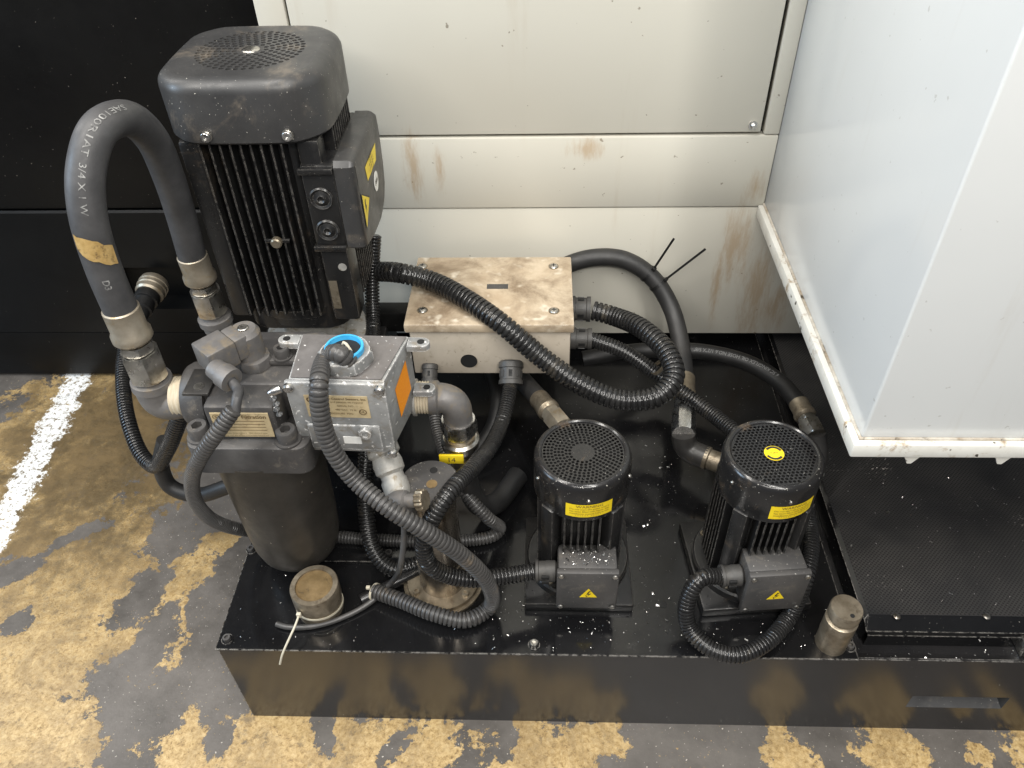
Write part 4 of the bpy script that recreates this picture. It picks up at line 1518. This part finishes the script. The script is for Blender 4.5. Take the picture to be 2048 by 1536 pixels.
# ================================================================== STEEL CYLINDER WITH FLANGE, DRAIN TAP
CX, CY = 0.366, 0.133
T = thing('pump_cylinder', (CX, CY, 0.0), 'oily steel cylinder on a round bolted flange, black disc on top', 'pump')
mb = MB()
mb.lathe((CX, CY, 0.0), (CX, CY, 0.012), [(0, .070), (0.4, .070), (0.42, .064), (1, .063)], 44)
mb.build('base_flange', 'steel_worn', T)
MB().cyl((CX, CY, 0.012), (CX, CY, 0.075), 0.0405, 40).build('foot_sleeve', 'steel_oily', T)
MB().cyl((CX, CY, 0.075), (CX, CY, 0.260), 0.0385, 40).build('tube', 'steel_oily', T)
cap = MB().lathe((CX, CY, 0.260), (CX, CY, 0.269), [(0, .045), (0.7, .0465), (1, .0445)], 44).build('end_disc', 'box_grey', T)
for dx, dy, r in ((0.004, 0.024, 0.0062), (0.004, -0.004, 0.0085)):
    MB().cyl((CX + dx, CY + dy, 0.2691), (CX + dx, CY + dy, 0.2696), r, 20).build('disc_mark', 'rust_cap' if r > 0.007 else 'dark_inside', cap)
for a in (60, 132, 215, 322):
    q = V((CX + math.cos(R(a)) * 0.053, CY + math.sin(R(a)) * 0.053, 0.012))
    MB().socket_bolt(q, (0, 0, 1), 0.0062, 0.007).build('bolt', 'steel_worn', T)

k0 = V((0.3286, 0.0840, 0.2818))
k1 = V((0.3618, 0.0780, 0.2930))
T = thing('drain_tap', k0, 'small steel tap with ribbed round knob in front of the steel cylinder', 'tap')
ax = (k1 - k0).normalized()
mb = MB()
mb.lathe(k0 - ax * .018, k0 + ax * .030, [(0, .012), (0.2, .016), (0.6, .016), (0.65, .011), (1, .011)], 20)
mb.build('tap_body', 'fitting_grey', T)
d, u, w = basis(ax)
mb = MB()
vs, fs = [], []
nn = 36
for t, s in ((0, 0.9), (0.15, 1.0), (0.85, 1.0), (1, 0.9)):
    for i in range(nn):
        a = 2 * math.pi * i / nn
        r = 0.0165 * s * (1.0 if i % 3 else 0.88)
        vs.append(k0 + ax * (0.030 + 0.013 * t) + (u * math.cos(a) + w * math.sin(a)) * r)
for k in range(3):
    for i in range(nn):
        j = (i + 1) % nn
        fs.append((k * nn + i, k * nn + j, (k + 1) * nn + j, (k + 1) * nn + i))
fs += [tuple(range(nn)), tuple(range(3 * nn, 4 * nn))]
mb.add(vs, fs)
mb.build('ribbed_knob', 'steel_worn', T)
mb = MB()
mb.lathe(u1, k0 - ax * .004, [(0, .019), (0.5, .017), (1, .014)], 20)
mb.lathe(k0 + V((.004, 0, -.004)), k0 + V((.008, -.004, -.050)), [(0, .015), (0.5, .017), (0.8, .013), (1, .008)], 18)
mb.build('outlet', 'fitting_grey', T)

# ================================================================== PIPE STUBS ON THE LID
SX, SY = 0.158, 0.080
T = thing('filler_pipe', (SX, SY, 0.0), 'short dark steel pipe stub with rusty recessed top at the front left of the lid', 'pipe')
mb = MB()
mb.lathe((SX, SY, 0.0), (SX, SY, 0.066), [(0, .0385), (0.45, .0385), (0.46, .0405), (0.97, .0405), (1, .0395), (1, .0315), (0.93, .031)], 44, cap=False)
mb.build('pipe_body', 'steel_worn', T)
MB().cyl((SX, SY, 0.058), (SX, SY, 0.0625), 0.0312, 40).build('rusty_plug', 'rust_cap', T)
T = thing('cable_tie', (SX, SY, 0.02), 'ivory cable tie round the dark pipe stub, tail hanging over the tank edge', 'cable tie', 'cable ties')
mb = MB()
vs, fs = [], []
for k in range(40):
    a = 2 * math.pi * k / 40
    zz = 0.024 - 0.010 * math.sin(a)
    for r, dz in ((.0388, -.002), (.0402, -.002), (.0402, .002), (.0388, .002)):
        vs.append((SX + math.cos(a) * r, SY + math.sin(a) * r, zz + dz - 0.012))
for k in range(40):
    j = (k + 1) % 40
    for q in range(4):
        q2 = (q + 1) % 4
        fs.append((k * 4 + q, j * 4 + q, j * 4 + q2, k * 4 + q2))
mb.add(vs, fs)
mb.build('strap', 'ivory', T)
h0 = V((0.1365, 0.0400, 0.0383))
MB().obox(h0, (1, 0, 0), (0, 1, 0), (0, 0, 1), .008, .006, .010, .0015).build('lock_head', 'ivory', T)
mb = MB()
tp = Path([h0, (0.1333, 0.0220, 0.0344), (0.1234, 0.0050, 0.0196), (0.1150, -0.0100, 0.0063), (0.1055, -0.0160, -0.0206)])
sweep(mb, tp, smooth_rings(tp, 0.0019), 8)
mb.build('tail', 'ivory', T)

T = thing('pipe_stub', (1.012, 0.022, 0.0), 'tall worn brown steel pin at the right front corner of the lid', 'pipe')
QX, QY = 1.012, 0.027
mb = MB()
mb.lathe((QX, QY, 0.0), (QX, QY, 0.104), [(0, .0245), (0.30, .0245), (0.31, .0252), (0.70, .0252), (0.72, .0205), (0.79, .0205), (0.80, .0245), (0.97, .0250), (1, .0235)], 36)
mb.build('pin', 'steel_worn', T)
MB().cyl((QX + .004, QY - .0145, 0.1042), (QX + .004, QY - .0145, 0.1047), 0.0035, 14).build('pin_hole', 'dark_inside', T)

# ================================================================== JUNCTION BOX
T = thing('junction_box', (0.437, 0.61, 0.165), 'dirty beige steel junction box with screwed lid in front of the white wall', 'junction box')
jx0, jx1, jy0, jy1 = 0.287, 0.592, 0.503, 0.722
jb = MB().box((jx0, jy0, 0.165), (jx1, jy1, 0.271), 0.003).build('body', 'beige_body', T)
jl = MB().box((jx0 - .008, jy0 - .006, 0.2715), (jx1 + .006, jy1 + .005, 0.291), 0.003).build('lid', 'beige_lid', T, label='rust-stained beige lid with dirt patches')
for p in ((0.2928, 0.6916, 0.2910), (0.5612, 0.6903, 0.2910), (0.3101, 0.5419, 0.2910), (0.5608, 0.5401, 0.2910)):
    p = V(p)
    s = MB().cyl(p, p + V((0, 0, .001)), 0.0105, 20).build('washer', 'steel_worn', jl)
    MB().lathe(p + V((0, 0, .001)), p + V((0, 0, .004)), [(0, .0085), (0.5, .0075), (1, .004)], 18).build('screw', 'steel', jl)
    mb = MB()
    mb.box(p + V((-.0045, -.0009, .0036)), p + V((.0045, .0009, .0043)))
    mb.box(p + V((-.0009, -.0045, .0037)), p + V((.0009, .0045, .0044)))
    mb.build('cross_slot', 'dark_inside', jl)
p = V((0.4501, 0.6202, 0.2912))
MB().box(p + V((-.021, -.008, 0)), p + V((.021, .008, .0003))).build('old_glue_mark', 'box_grey', jl)
p = V((0.3963, 0.5028, 0.1979))
MB().cyl(p, p + V((0, -.0006, 0)), 0.0165, 28).build('knockout', 'dark_inside', T)
for x in (0.33, 0.54):
    MB().box((x - .015, jy1, 0.19), (x + .015, 0.7745, 0.235), 0.002).build('wall_bracket', 'panel_black', T)


def gland(T, p, d, r, mat='gland', L=0.045):
    p, d = V(p), V(d).normalized()
    mb = MB()
    mb.lathe(p, p + d * L, [(0, r * 0.95), (0.08, r * 1.12), (0.30, r * 1.12), (0.32, r), (0.80, r), (0.83, r * 1.1), (1, r * 1.1)], 24)
    g = mb.build('cable_gland', mat, T)
    _, u, w = basis(d)
    for k in range(8):
        a = 2 * math.pi * k / 8
        rd = u * math.cos(a) + w * math.sin(a)
        tn = d.cross(rd)
        MB().obox(p + d * L * 0.56 + rd * r * 0.985, d, tn, rd, L * 0.28, r * 0.32, r * 0.10).build('slot', 'dark_inside' if k % 2 == 0 else mat, g)
    return p + d * L


gA = gland(T, (jx1, 0.640, 0.222), (1, -0.05, 0), 0.0235)
gB = gland(T, (jx1, 0.565, 0.205), (1, -0.05, 0), 0.0195)
pc_ = V((0.3192, 0.5030, 0.1898))
gC = gland(T, pc_, (0, -0.75, -0.65), 0.0145, L=0.036)
pd_ = V((0.4782, 0.5030, 0.1979))
gD = gland(T, pd_, (0, -0.75, -0.65), 0.0215, L=0.046)


# ================================================================== CONDUITS AND HOSES
def conduit(pts, r, pitch, depth, mat, label, s0=0.0):
    pa = Path(pts)
    mb = MB()
    sweep(mb, pa, ribbed(pa, r, pitch, depth), 22)
    o = mb.build('corrugated_conduit', mat, None, ang=50)
    tag(o, label, 'conduit', 'corrugated conduits')
    return pa, o


conduit([(0.1889, 0.6600, 0.3005), (0.2623, 0.6100, 0.3306), (0.3219, 0.6052, 0.3150), (0.3928, 0.5461, 0.3160), (0.4607, 0.4920, 0.3008), (0.5347, 0.4620, 0.2454), (0.6093, 0.4300, 0.2043),
         (0.6882, 0.4100, 0.1826), (0.7518, 0.4100, 0.1931), (0.7835, 0.4400, 0.2123), (0.7753, 0.4900, 0.2297), (0.7346, 0.5600, 0.2321), (0.6881, 0.6200, 0.2157),
         tuple(gA - V((.004, 0, 0)))], 0.0200, 0.0098, 0.0036, 'conduit_black',
        'thickest black corrugated conduit, crossing the beige box lid and looping back to it')
conduit([tuple(gB - V((.004, 0, 0))), (0.6976, 0.5450, 0.1886), (0.7517, 0.5200, 0.1632), (0.8081, 0.4800, 0.1413), (0.8598, 0.4300, 0.1317), (0.8970, 0.3600, 0.1453)],
        0.0150, 0.0064, 0.0028, 'conduit_black', 'black corrugated conduit running from the beige box side to behind the right pump')
conduit([tuple(gC - (V((0, -0.75, -0.65)).normalized() * .003)), (0.3302, 0.4300, 0.1618), (0.3422, 0.3700, 0.1413), (0.3679, 0.3000, 0.1354), (0.4031, 0.2400, 0.1167), (0.4426, 0.2150, 0.0786),
         (0.4616, 0.2392, 0.0140), (0.4484, 0.2238, 0.0130), (0.3893, 0.2118, 0.0130), (0.2789, 0.2104, 0.0130), (0.1663, 0.2179, 0.0130), (0.0901, 0.2238, 0.0130),
         (0.0125, 0.2000, 0.0521), (-0.0133, 0.1600, 0.1281), (-0.0060, 0.1200, 0.2244), (0.0242, 0.0900, 0.3197), (0.0605, 0.0750, 0.3854), (0.0958, 0.0800, 0.4306), (0.1213, 0.0980, 0.4579)],
        0.0116, 0.0060, 0.0027, 'conduit_grey', 'thin grey corrugated conduit from the filter plug, passing behind the bowl to the beige box')
g1l = V((P1[0] - 0.073, P1[1] - 0.082, 0.100))
conduit([tuple(gD - (V((0, -0.75, -0.65)).normalized() * .003)), (0.4751, 0.4300, 0.1730), (0.4656, 0.3600, 0.1746), (0.4500, 0.2650, 0.2078), (0.4268, 0.1700, 0.2570), (0.3994, 0.1000, 0.2819), (0.3752, 0.0720, 0.2563), (0.3592, 0.0600, 0.2092), (0.3653, 0.0550, 0.1633),
         (0.3916, 0.0570, 0.1325), (0.4309, 0.0620, 0.1162), (0.4844, 0.0780, 0.1034), tuple(g1l + V((.004, 0, 0)))],
        0.0140, 0.0066, 0.0029, 'conduit_black', 'black corrugated conduit hooking in front of the steel cylinder to the left pump')
conduit([(0.2735, 0.1638, 0.4840), (0.2612, 0.1630, 0.5010), (0.2342, 0.1850, 0.4769), (0.2394, 0.1180, 0.4888), (0.2369, 0.1030, 0.4519), (0.2425, 0.0920, 0.3944), (0.2676, 0.0800, 0.3396), (0.3181, 0.0520, 0.3073),
         (0.3696, 0.0400, 0.2693), (0.4194, 0.0450, 0.2020), (0.4528, 0.0560, 0.1160), (0.4503, 0.0705, 0.0200), (0.4152, 0.0487, 0.0160), (0.3607, 0.0542, 0.0240), (0.2977, 0.0813, 0.0220), (0.2432, 0.1041, 0.0160)],
        0.0134, 0.0074, 0.0032, 'conduit_grey', 'grey corrugated conduit drooping from the blue plug and curling on the lid')
conduit([(0.2099, 0.6650, 0.3822), (0.1999, 0.6300, 0.3005), (0.2012, 0.5800, 0.2389), (0.2144, 0.5000, 0.2402), (0.2318, 0.3600, 0.2275), (0.2270, 0.2700, 0.1539), (0.2283, 0.2100, 0.0887), (0.2424, 0.1669, 0.0450), (0.2749, 0.1462, 0.0180),
         (0.3178, 0.1587, 0.0160), (0.3550, 0.1893, 0.0160)], 0.0148, 0.0066, 0.0030, 'conduit_black', 'black corrugated conduit dropping between the tall motor and the beige box, behind the switch box')
cn0 = V((-0.4208, 0.9250, 0.0904))
cn1 = V((-0.4270, 0.8000, 0.0697))
conduit([tuple(cn1), (-0.4231, 0.7200, 0.0586), (-0.3964, 0.6200, 0.0397), (-0.3543, 0.5200, 0.0137), (-0.3095, 0.4500, -0.0178), (-0.2716, 0.4200, -0.0218), (-0.2065, 0.3900, 0.0599), (-0.1497, 0.3750, 0.1527), (-0.1117, 0.3800, 0.2194)],
        0.0162, 0.0072, 0.0030, 'conduit_black', 'black corrugated conduit with a sharp bend hanging at the left of the filter')
g2l = Matrix.Translation(P2) @ Matrix.Rotation(R(5), 4, 'Z') @ V((-0.073, -0.082, 0.100))
conduit([tuple(g2l + V((.004, 0, 0))), (0.7912, 0.0700, 0.1123), (0.7725, 0.0500, 0.0759), (0.7782, 0.0300, 0.0344), (0.8078, 0.0013, 0.0220), (0.8516, -0.0089, 0.0200), (0.9033, 0.0144, 0.0220), (0.9519, 0.0660, 0.0174),
         (0.9704, 0.0950, 0.0760), (0.9923, 0.1500, 0.0824), (1.0043, 0.2100, 0.0797), (1.0011, 0.2700, 0.0886)],
        0.0138, 0.0060, 0.0027, 'conduit_black', 'black corrugated conduit looping round the front of the right pump')


def smooth_hose(pts, r, mat, label, cat='hose', name='rubber_hose', text=None):
    pa = Path(pts)
    T = thing(name, pts[-1], label, cat)
    mb = MB()
    sweep(mb, pa, smooth_rings(pa, r), 24)
    h = mb.build('hose', mat, T)
    if text:
        s, size, s0, g, flip = text
        mb = MB()
        text_on(mb, s, size, None, None, None, True, on_tube(pa, s0, r, g, flip))
        mb.build('print', 'faint_print', h)
    return pa, T


# hose that arches over the beige box to the right pump's inlet
pa, T = smooth_hose([(0.5280, 0.7480, 0.2050), (0.5865, 0.7500, 0.2523), (0.6492, 0.7520, 0.2721), (0.7123, 0.7500, 0.2670), (0.7718, 0.7350, 0.2315), (0.8123, 0.7000, 0.1800), (0.8300, 0.6300, 0.1343), (0.8299, 0.5450, 0.1118)],
                    0.0185, 'rubber_dark', 'smooth black rubber hose arching in front of the white wall with two cable ties')
b0 = V((0.8299, 0.5450, 0.1118))
b1 = V((0.8078, 0.3950, 0.1085))
hose_end(T, b0 + (b0 - b1) * 0.05, b1, 0.0185, 'steel_worn', 'steel_bright', (0.42, 0.56, 0.66, 1.0))
T = thing('pipe_elbow', b1 - V((0, 0, .03)), 'black elbow with brown pipe at the left side of the right pump', 'pipe fitting')
mb = MB()
b2 = V((b1.x + .004, b1.y - .010, b1.z - .032))
elbow(mb, b1, b2, b2 + V((.040, -.022, 0)), 0.0225)
mb.build('elbow_body', 'elbow_black', T)
mb = MB()
mb.lathe(b2 + V((.036, -.020, 0)), b2 + V((.085, -.047, 0)), [(0, .0225), (0.12, .0225), (0.16, .0195), (0.6, .0195), (0.63, .021), (1, .021)], 24)
mb.build('pipe_nipple', 'steel_worn', T)
sA = pa.L * 0.555
for nm, ss in (('upper', pa.L * 0.50), ('lower', pa.L * 0.56)):
    p, t = pa.at(ss)
    T = thing('cable_tie', p, 'black cable tie on the arching hose, %s tail pointing up the white wall' % ('shorter' if nm == 'upper' else 'longer'), 'cable tie', 'cable ties')
    mb = MB()
    mb.lathe(p - t * .003, p + t * .003, [(0, .0190), (0, .0200), (1, .0200), (1, .0190)], 28, cap=False)
    mb.build('strap', 'tie_black', T)
    e = V((0.7993, 0.7000, 0.3498)) if nm == 'upper' else V((0.8623, 0.6900, 0.3316))
    d = (e - p)
    d = (d - t * d.dot(t)).normalized()
    q = p + d * .0205
    MB().obox(q + d * .002, t, d.cross(t), d, .008, .009, .007, .001).build('lock_head', 'tie_black', T)
    mb = MB()
    ez = (e - q).normalized()
    sd = ez.cross(V((0, -0.7, 0.7))).normalized()
    mb.obox(q.lerp(e, .5), ez, sd, ez.cross(sd), (e - q).length, .0046, .0014)
    mb.build('tail', 'tie_black', T)

# oil hose behind the pumps
pa, T = smooth_hose([(0.6244, 0.6200, 0.1037), (0.7040, 0.6300, 0.1121), (0.7981, 0.6300, 0.1206), (0.8908, 0.6200, 0.1209), (0.9654, 0.5800, 0.1251), (1.0125, 0.5200, 0.1283), (1.0316, 0.4500, 0.1361)], 0.0170, 'rubber_black',
                    'smooth black oil hose with white print lying in the dark behind the right pump',
                    text=('6 SC KINGFLEX OIL HOSE NO.6 1/2"X 5/8"', 0.0105, 0.330, (0.1, -0.6, 0.8), -1))
b0 = V((1.0316, 0.4500, 0.1361))
hose_end(T, b0 + (b0 - V((1.0448, 0.3700, 0.1308))) * 0.05, (1.0448, 0.3700, 0.1308), 0.0170, 'steel_worn', 'steel')
T = thing('pipe_elbow', (1.0448, 0.3700, 0.1308), 'dark pipe bend half hidden behind the yellow-stickered pump', 'pipe fitting')
b1 = V((1.0427, 0.3720, 0.1340))
mb = MB()
elbow(mb, b1, b1 + V((.012, -.03, -.05)), V((0.97, 0.245, 0.05)), 0.020)
mb.build('elbow_body', 'elbow_black', T)

# hose under the beige box to the left pump
pa, T = smooth_hose([(0.4550, 0.6000, 0.1106), (0.4831, 0.5500, 0.1267), (0.5128, 0.4900, 0.1401), (0.5348, 0.4400, 0.1535)], 0.0185, 'rubber_dark', 'short black hose from under the beige box to the back of the left pump')
b0 = V((0.5348, 0.4400, 0.1535))
hose_end(T, b0 + (b0 - V((0.5785, 0.3400, 0.1763))) * .05, (0.5785, 0.3400, 0.1763), 0.0180, 'steel_worn', 'zinc_brown')
b1 = V((0.5785, 0.3400, 0.1763))
mb = MB()
elbow(mb, b1, b1 + V((.02, -.03, -.07)), V((0.602, 0.262, 0.045)), 0.019)
mb.build('elbow_body', 'elbow_black', T)

# black hose in the shade left of the left pump
smooth_hose([(0.4327, 0.6000, 0.0824), (0.4499, 0.5200, 0.0773), (0.4383, 0.4600, 0.0501), (0.4039, 0.4200, 0.0260), (0.3696, 0.4000, 0.0179)], 0.018, 'rubber_black', 'black hose curving in the shade beneath the beige box')
# smooth hose at the left below the corrugated bend
smooth_hose([(-0.2365, 0.4400, 0.0361), (-0.2630, 0.4300, -0.0297), (-0.2581, 0.4200, -0.0857), (-0.2054, 0.4100, -0.1028), (-0.1267, 0.4000, -0.0653), (-0.0404, 0.4000, -0.0169)], 0.0165, 'rubber_dark', 'smooth dark hose passing behind the filter bowl at the left')

# round connector plugged into the black panel
T = thing('cable_connector', cn0, 'round metal cable connector plugged into the opening of the black panel', 'connector')
ax = (cn1 - cn0)
mb = MB()
mb.lathe(cn0 - ax * .04, cn0 + ax * .34, [(0, .030), (0.1, .034), (0.35, .036), (0.38, .034), (0.6, .036), (0.65, .0335), (0.9, .034), (1, .030)], 32)
mb.build('shell', 'zinc_brown', T)
mb = MB()
mb.lathe(cn0 + ax * .34, cn0 + ax * .62, [(0, .028), (0.1, .030), (0.6, .029), (0.65, .024), (1, .024)], 12)
mb.build('coupling_ring', 'tie_black', T)
mb = MB()
mb.lathe(cn0 + ax * .62, cn0 + ax * 1.03, [(0, .026), (0.3, .026), (0.35, .022), (0.9, .022), (1, .019)], 16)
mb.build('strain_relief', 'tie_black', T)

# thin grey cable on the lid
T0 = Path([(0.3283, 0.0880, 0.2326), (0.3269, 0.0750, 0.2061), (0.3206, 0.0600, 0.1685), (0.2755, 0.1140, 0.0200), (0.2436, 0.0844, 0.0080), (0.2048, 0.0579, 0.0060), (0.1573, 0.0392, 0.0060), (0.1110, 0.0365, 0.0060), (0.0909, 0.0418, 0.0060)])
mb = MB()
sweep(mb, T0, smooth_rings(T0, 0.0048), 14)
tag(mb.build('cable', 'conduit_grey', None), 'thin grey cable end lying across the front left of the lid', 'cable')
T0 = Path([(0.2276, 0.0878, 0.0100), (0.2538, 0.1045, 0.0110), (0.2901, 0.1277, 0.0120), (0.3397, 0.1597, 0.0120)])
mb = MB()
sweep(mb, T0, smooth_rings(T0, 0.0095), 18)
tag(mb.build('cable', 'conduit_black', None), 'black cable end tied under the curled grey conduit', 'cable')
T = thing('cable_tie', (0.2457, 0.1017, 0.0120), 'grey cable tie bundling the conduit end and the black cable on the lid', 'cable tie', 'cable ties')
p = V((0.2503, 0.1015, 0.0140))
ax = (V((0.2973, 0.0826, 0.0200)) - V((0.2427, 0.1054, 0.0140))).normalized()
mb = MB()
mb.lathe(p - ax * .002, p + ax * .002, [(0, .0145), (0, .0158), (1, .0158), (1, .0145)], 28, cap=False)
mb.build('strap', 'ivory', T)
MB().obox(p + V((-.010, .0, .013)), (1, 0, 0), (0, 1, 0), (0, 0, 1), .007, .006, .006, .001).build('lock_head', 'ivory', T)
p = V((0.7654, 0.5120, 0.1742))
ax = V((0.5, -0.1, -0.5)).normalized()
T = thing('cable_tie', p, 'worn tan cable tie on the conduit inside the big loop', 'cable tie', 'cable ties')
mb = MB()
mb.lathe(p - ax * .003, p + ax * .003, [(0, .0155), (0, .0172), (1, .0172), (1, .0155)], 28, cap=False)
mb.build('strap', 'steel_worn', T)

# ================================================================== METAL CHIPS
mb = MB()


def chips(mb, n, x0, x1, y0, y1, z, smin, smax):
    for _ in range(n):
        x, y = random.uniform(x0, x1), random.uniform(y0, y1)
        L = random.uniform(smin, smax) * (3 if random.random() < .08 else 1)
        w = L * random.uniform(.12, .5)
        a = random.uniform(0, math.pi * 2)
        bnd = random.uniform(-.6, .6)
        vs, fs = [], []
        for k in range(3):
            t = (k - 1) * L / 2
            aa = a + bnd * (k - 1)
            cx_, cy_ = x + math.cos(aa) * t, y + math.sin(aa) * t
            nx_, ny_ = -math.sin(aa) * w / 2, math.cos(aa) * w / 2
            zz = z + .0006 + (.0012 if k == 1 else 0) * random.random()
            vs += [(cx_ + nx_, cy_ + ny_, zz), (cx_ - nx_, cy_ - ny_, zz + w * .3)]
        fs = [(0, 1, 3, 2), (2, 3, 5, 4)]
        mb.add(vs, fs)


chips(mb, 70, 0.01, 0.50, 0.005, 0.16, 0.0, .0007, .0024)
chips(mb, 260, 0.45, 1.03, 0.005, 0.10, 0.0, .0007, .0026)
chips(mb, 120, 0.69, 0.80, 0.05, 0.45, 0.0, .0007, .0024)
chips(mb, 120, 0.40, 1.03, 0.30, 0.70, 0.0, .0007, .0026)
chips(mb, 260, 0.572, 0.655, 0.078, 0.118, 0.1345, .0006, .0022)
chips(mb, 160, 1.09, 1.50, 0.075, 0.40, 0.020, .0007, .0024)
chips(mb, 60, 1.06, 1.45, 0.006, 0.036, -.028, .0007, .0028)
o = mb.build('metal_chips', 'steel_bright', None, flat=True)
tag(o, 'scattered bright metal chips on the black lid and tray', 'metal chips')
o['kind'] = 'stuff'
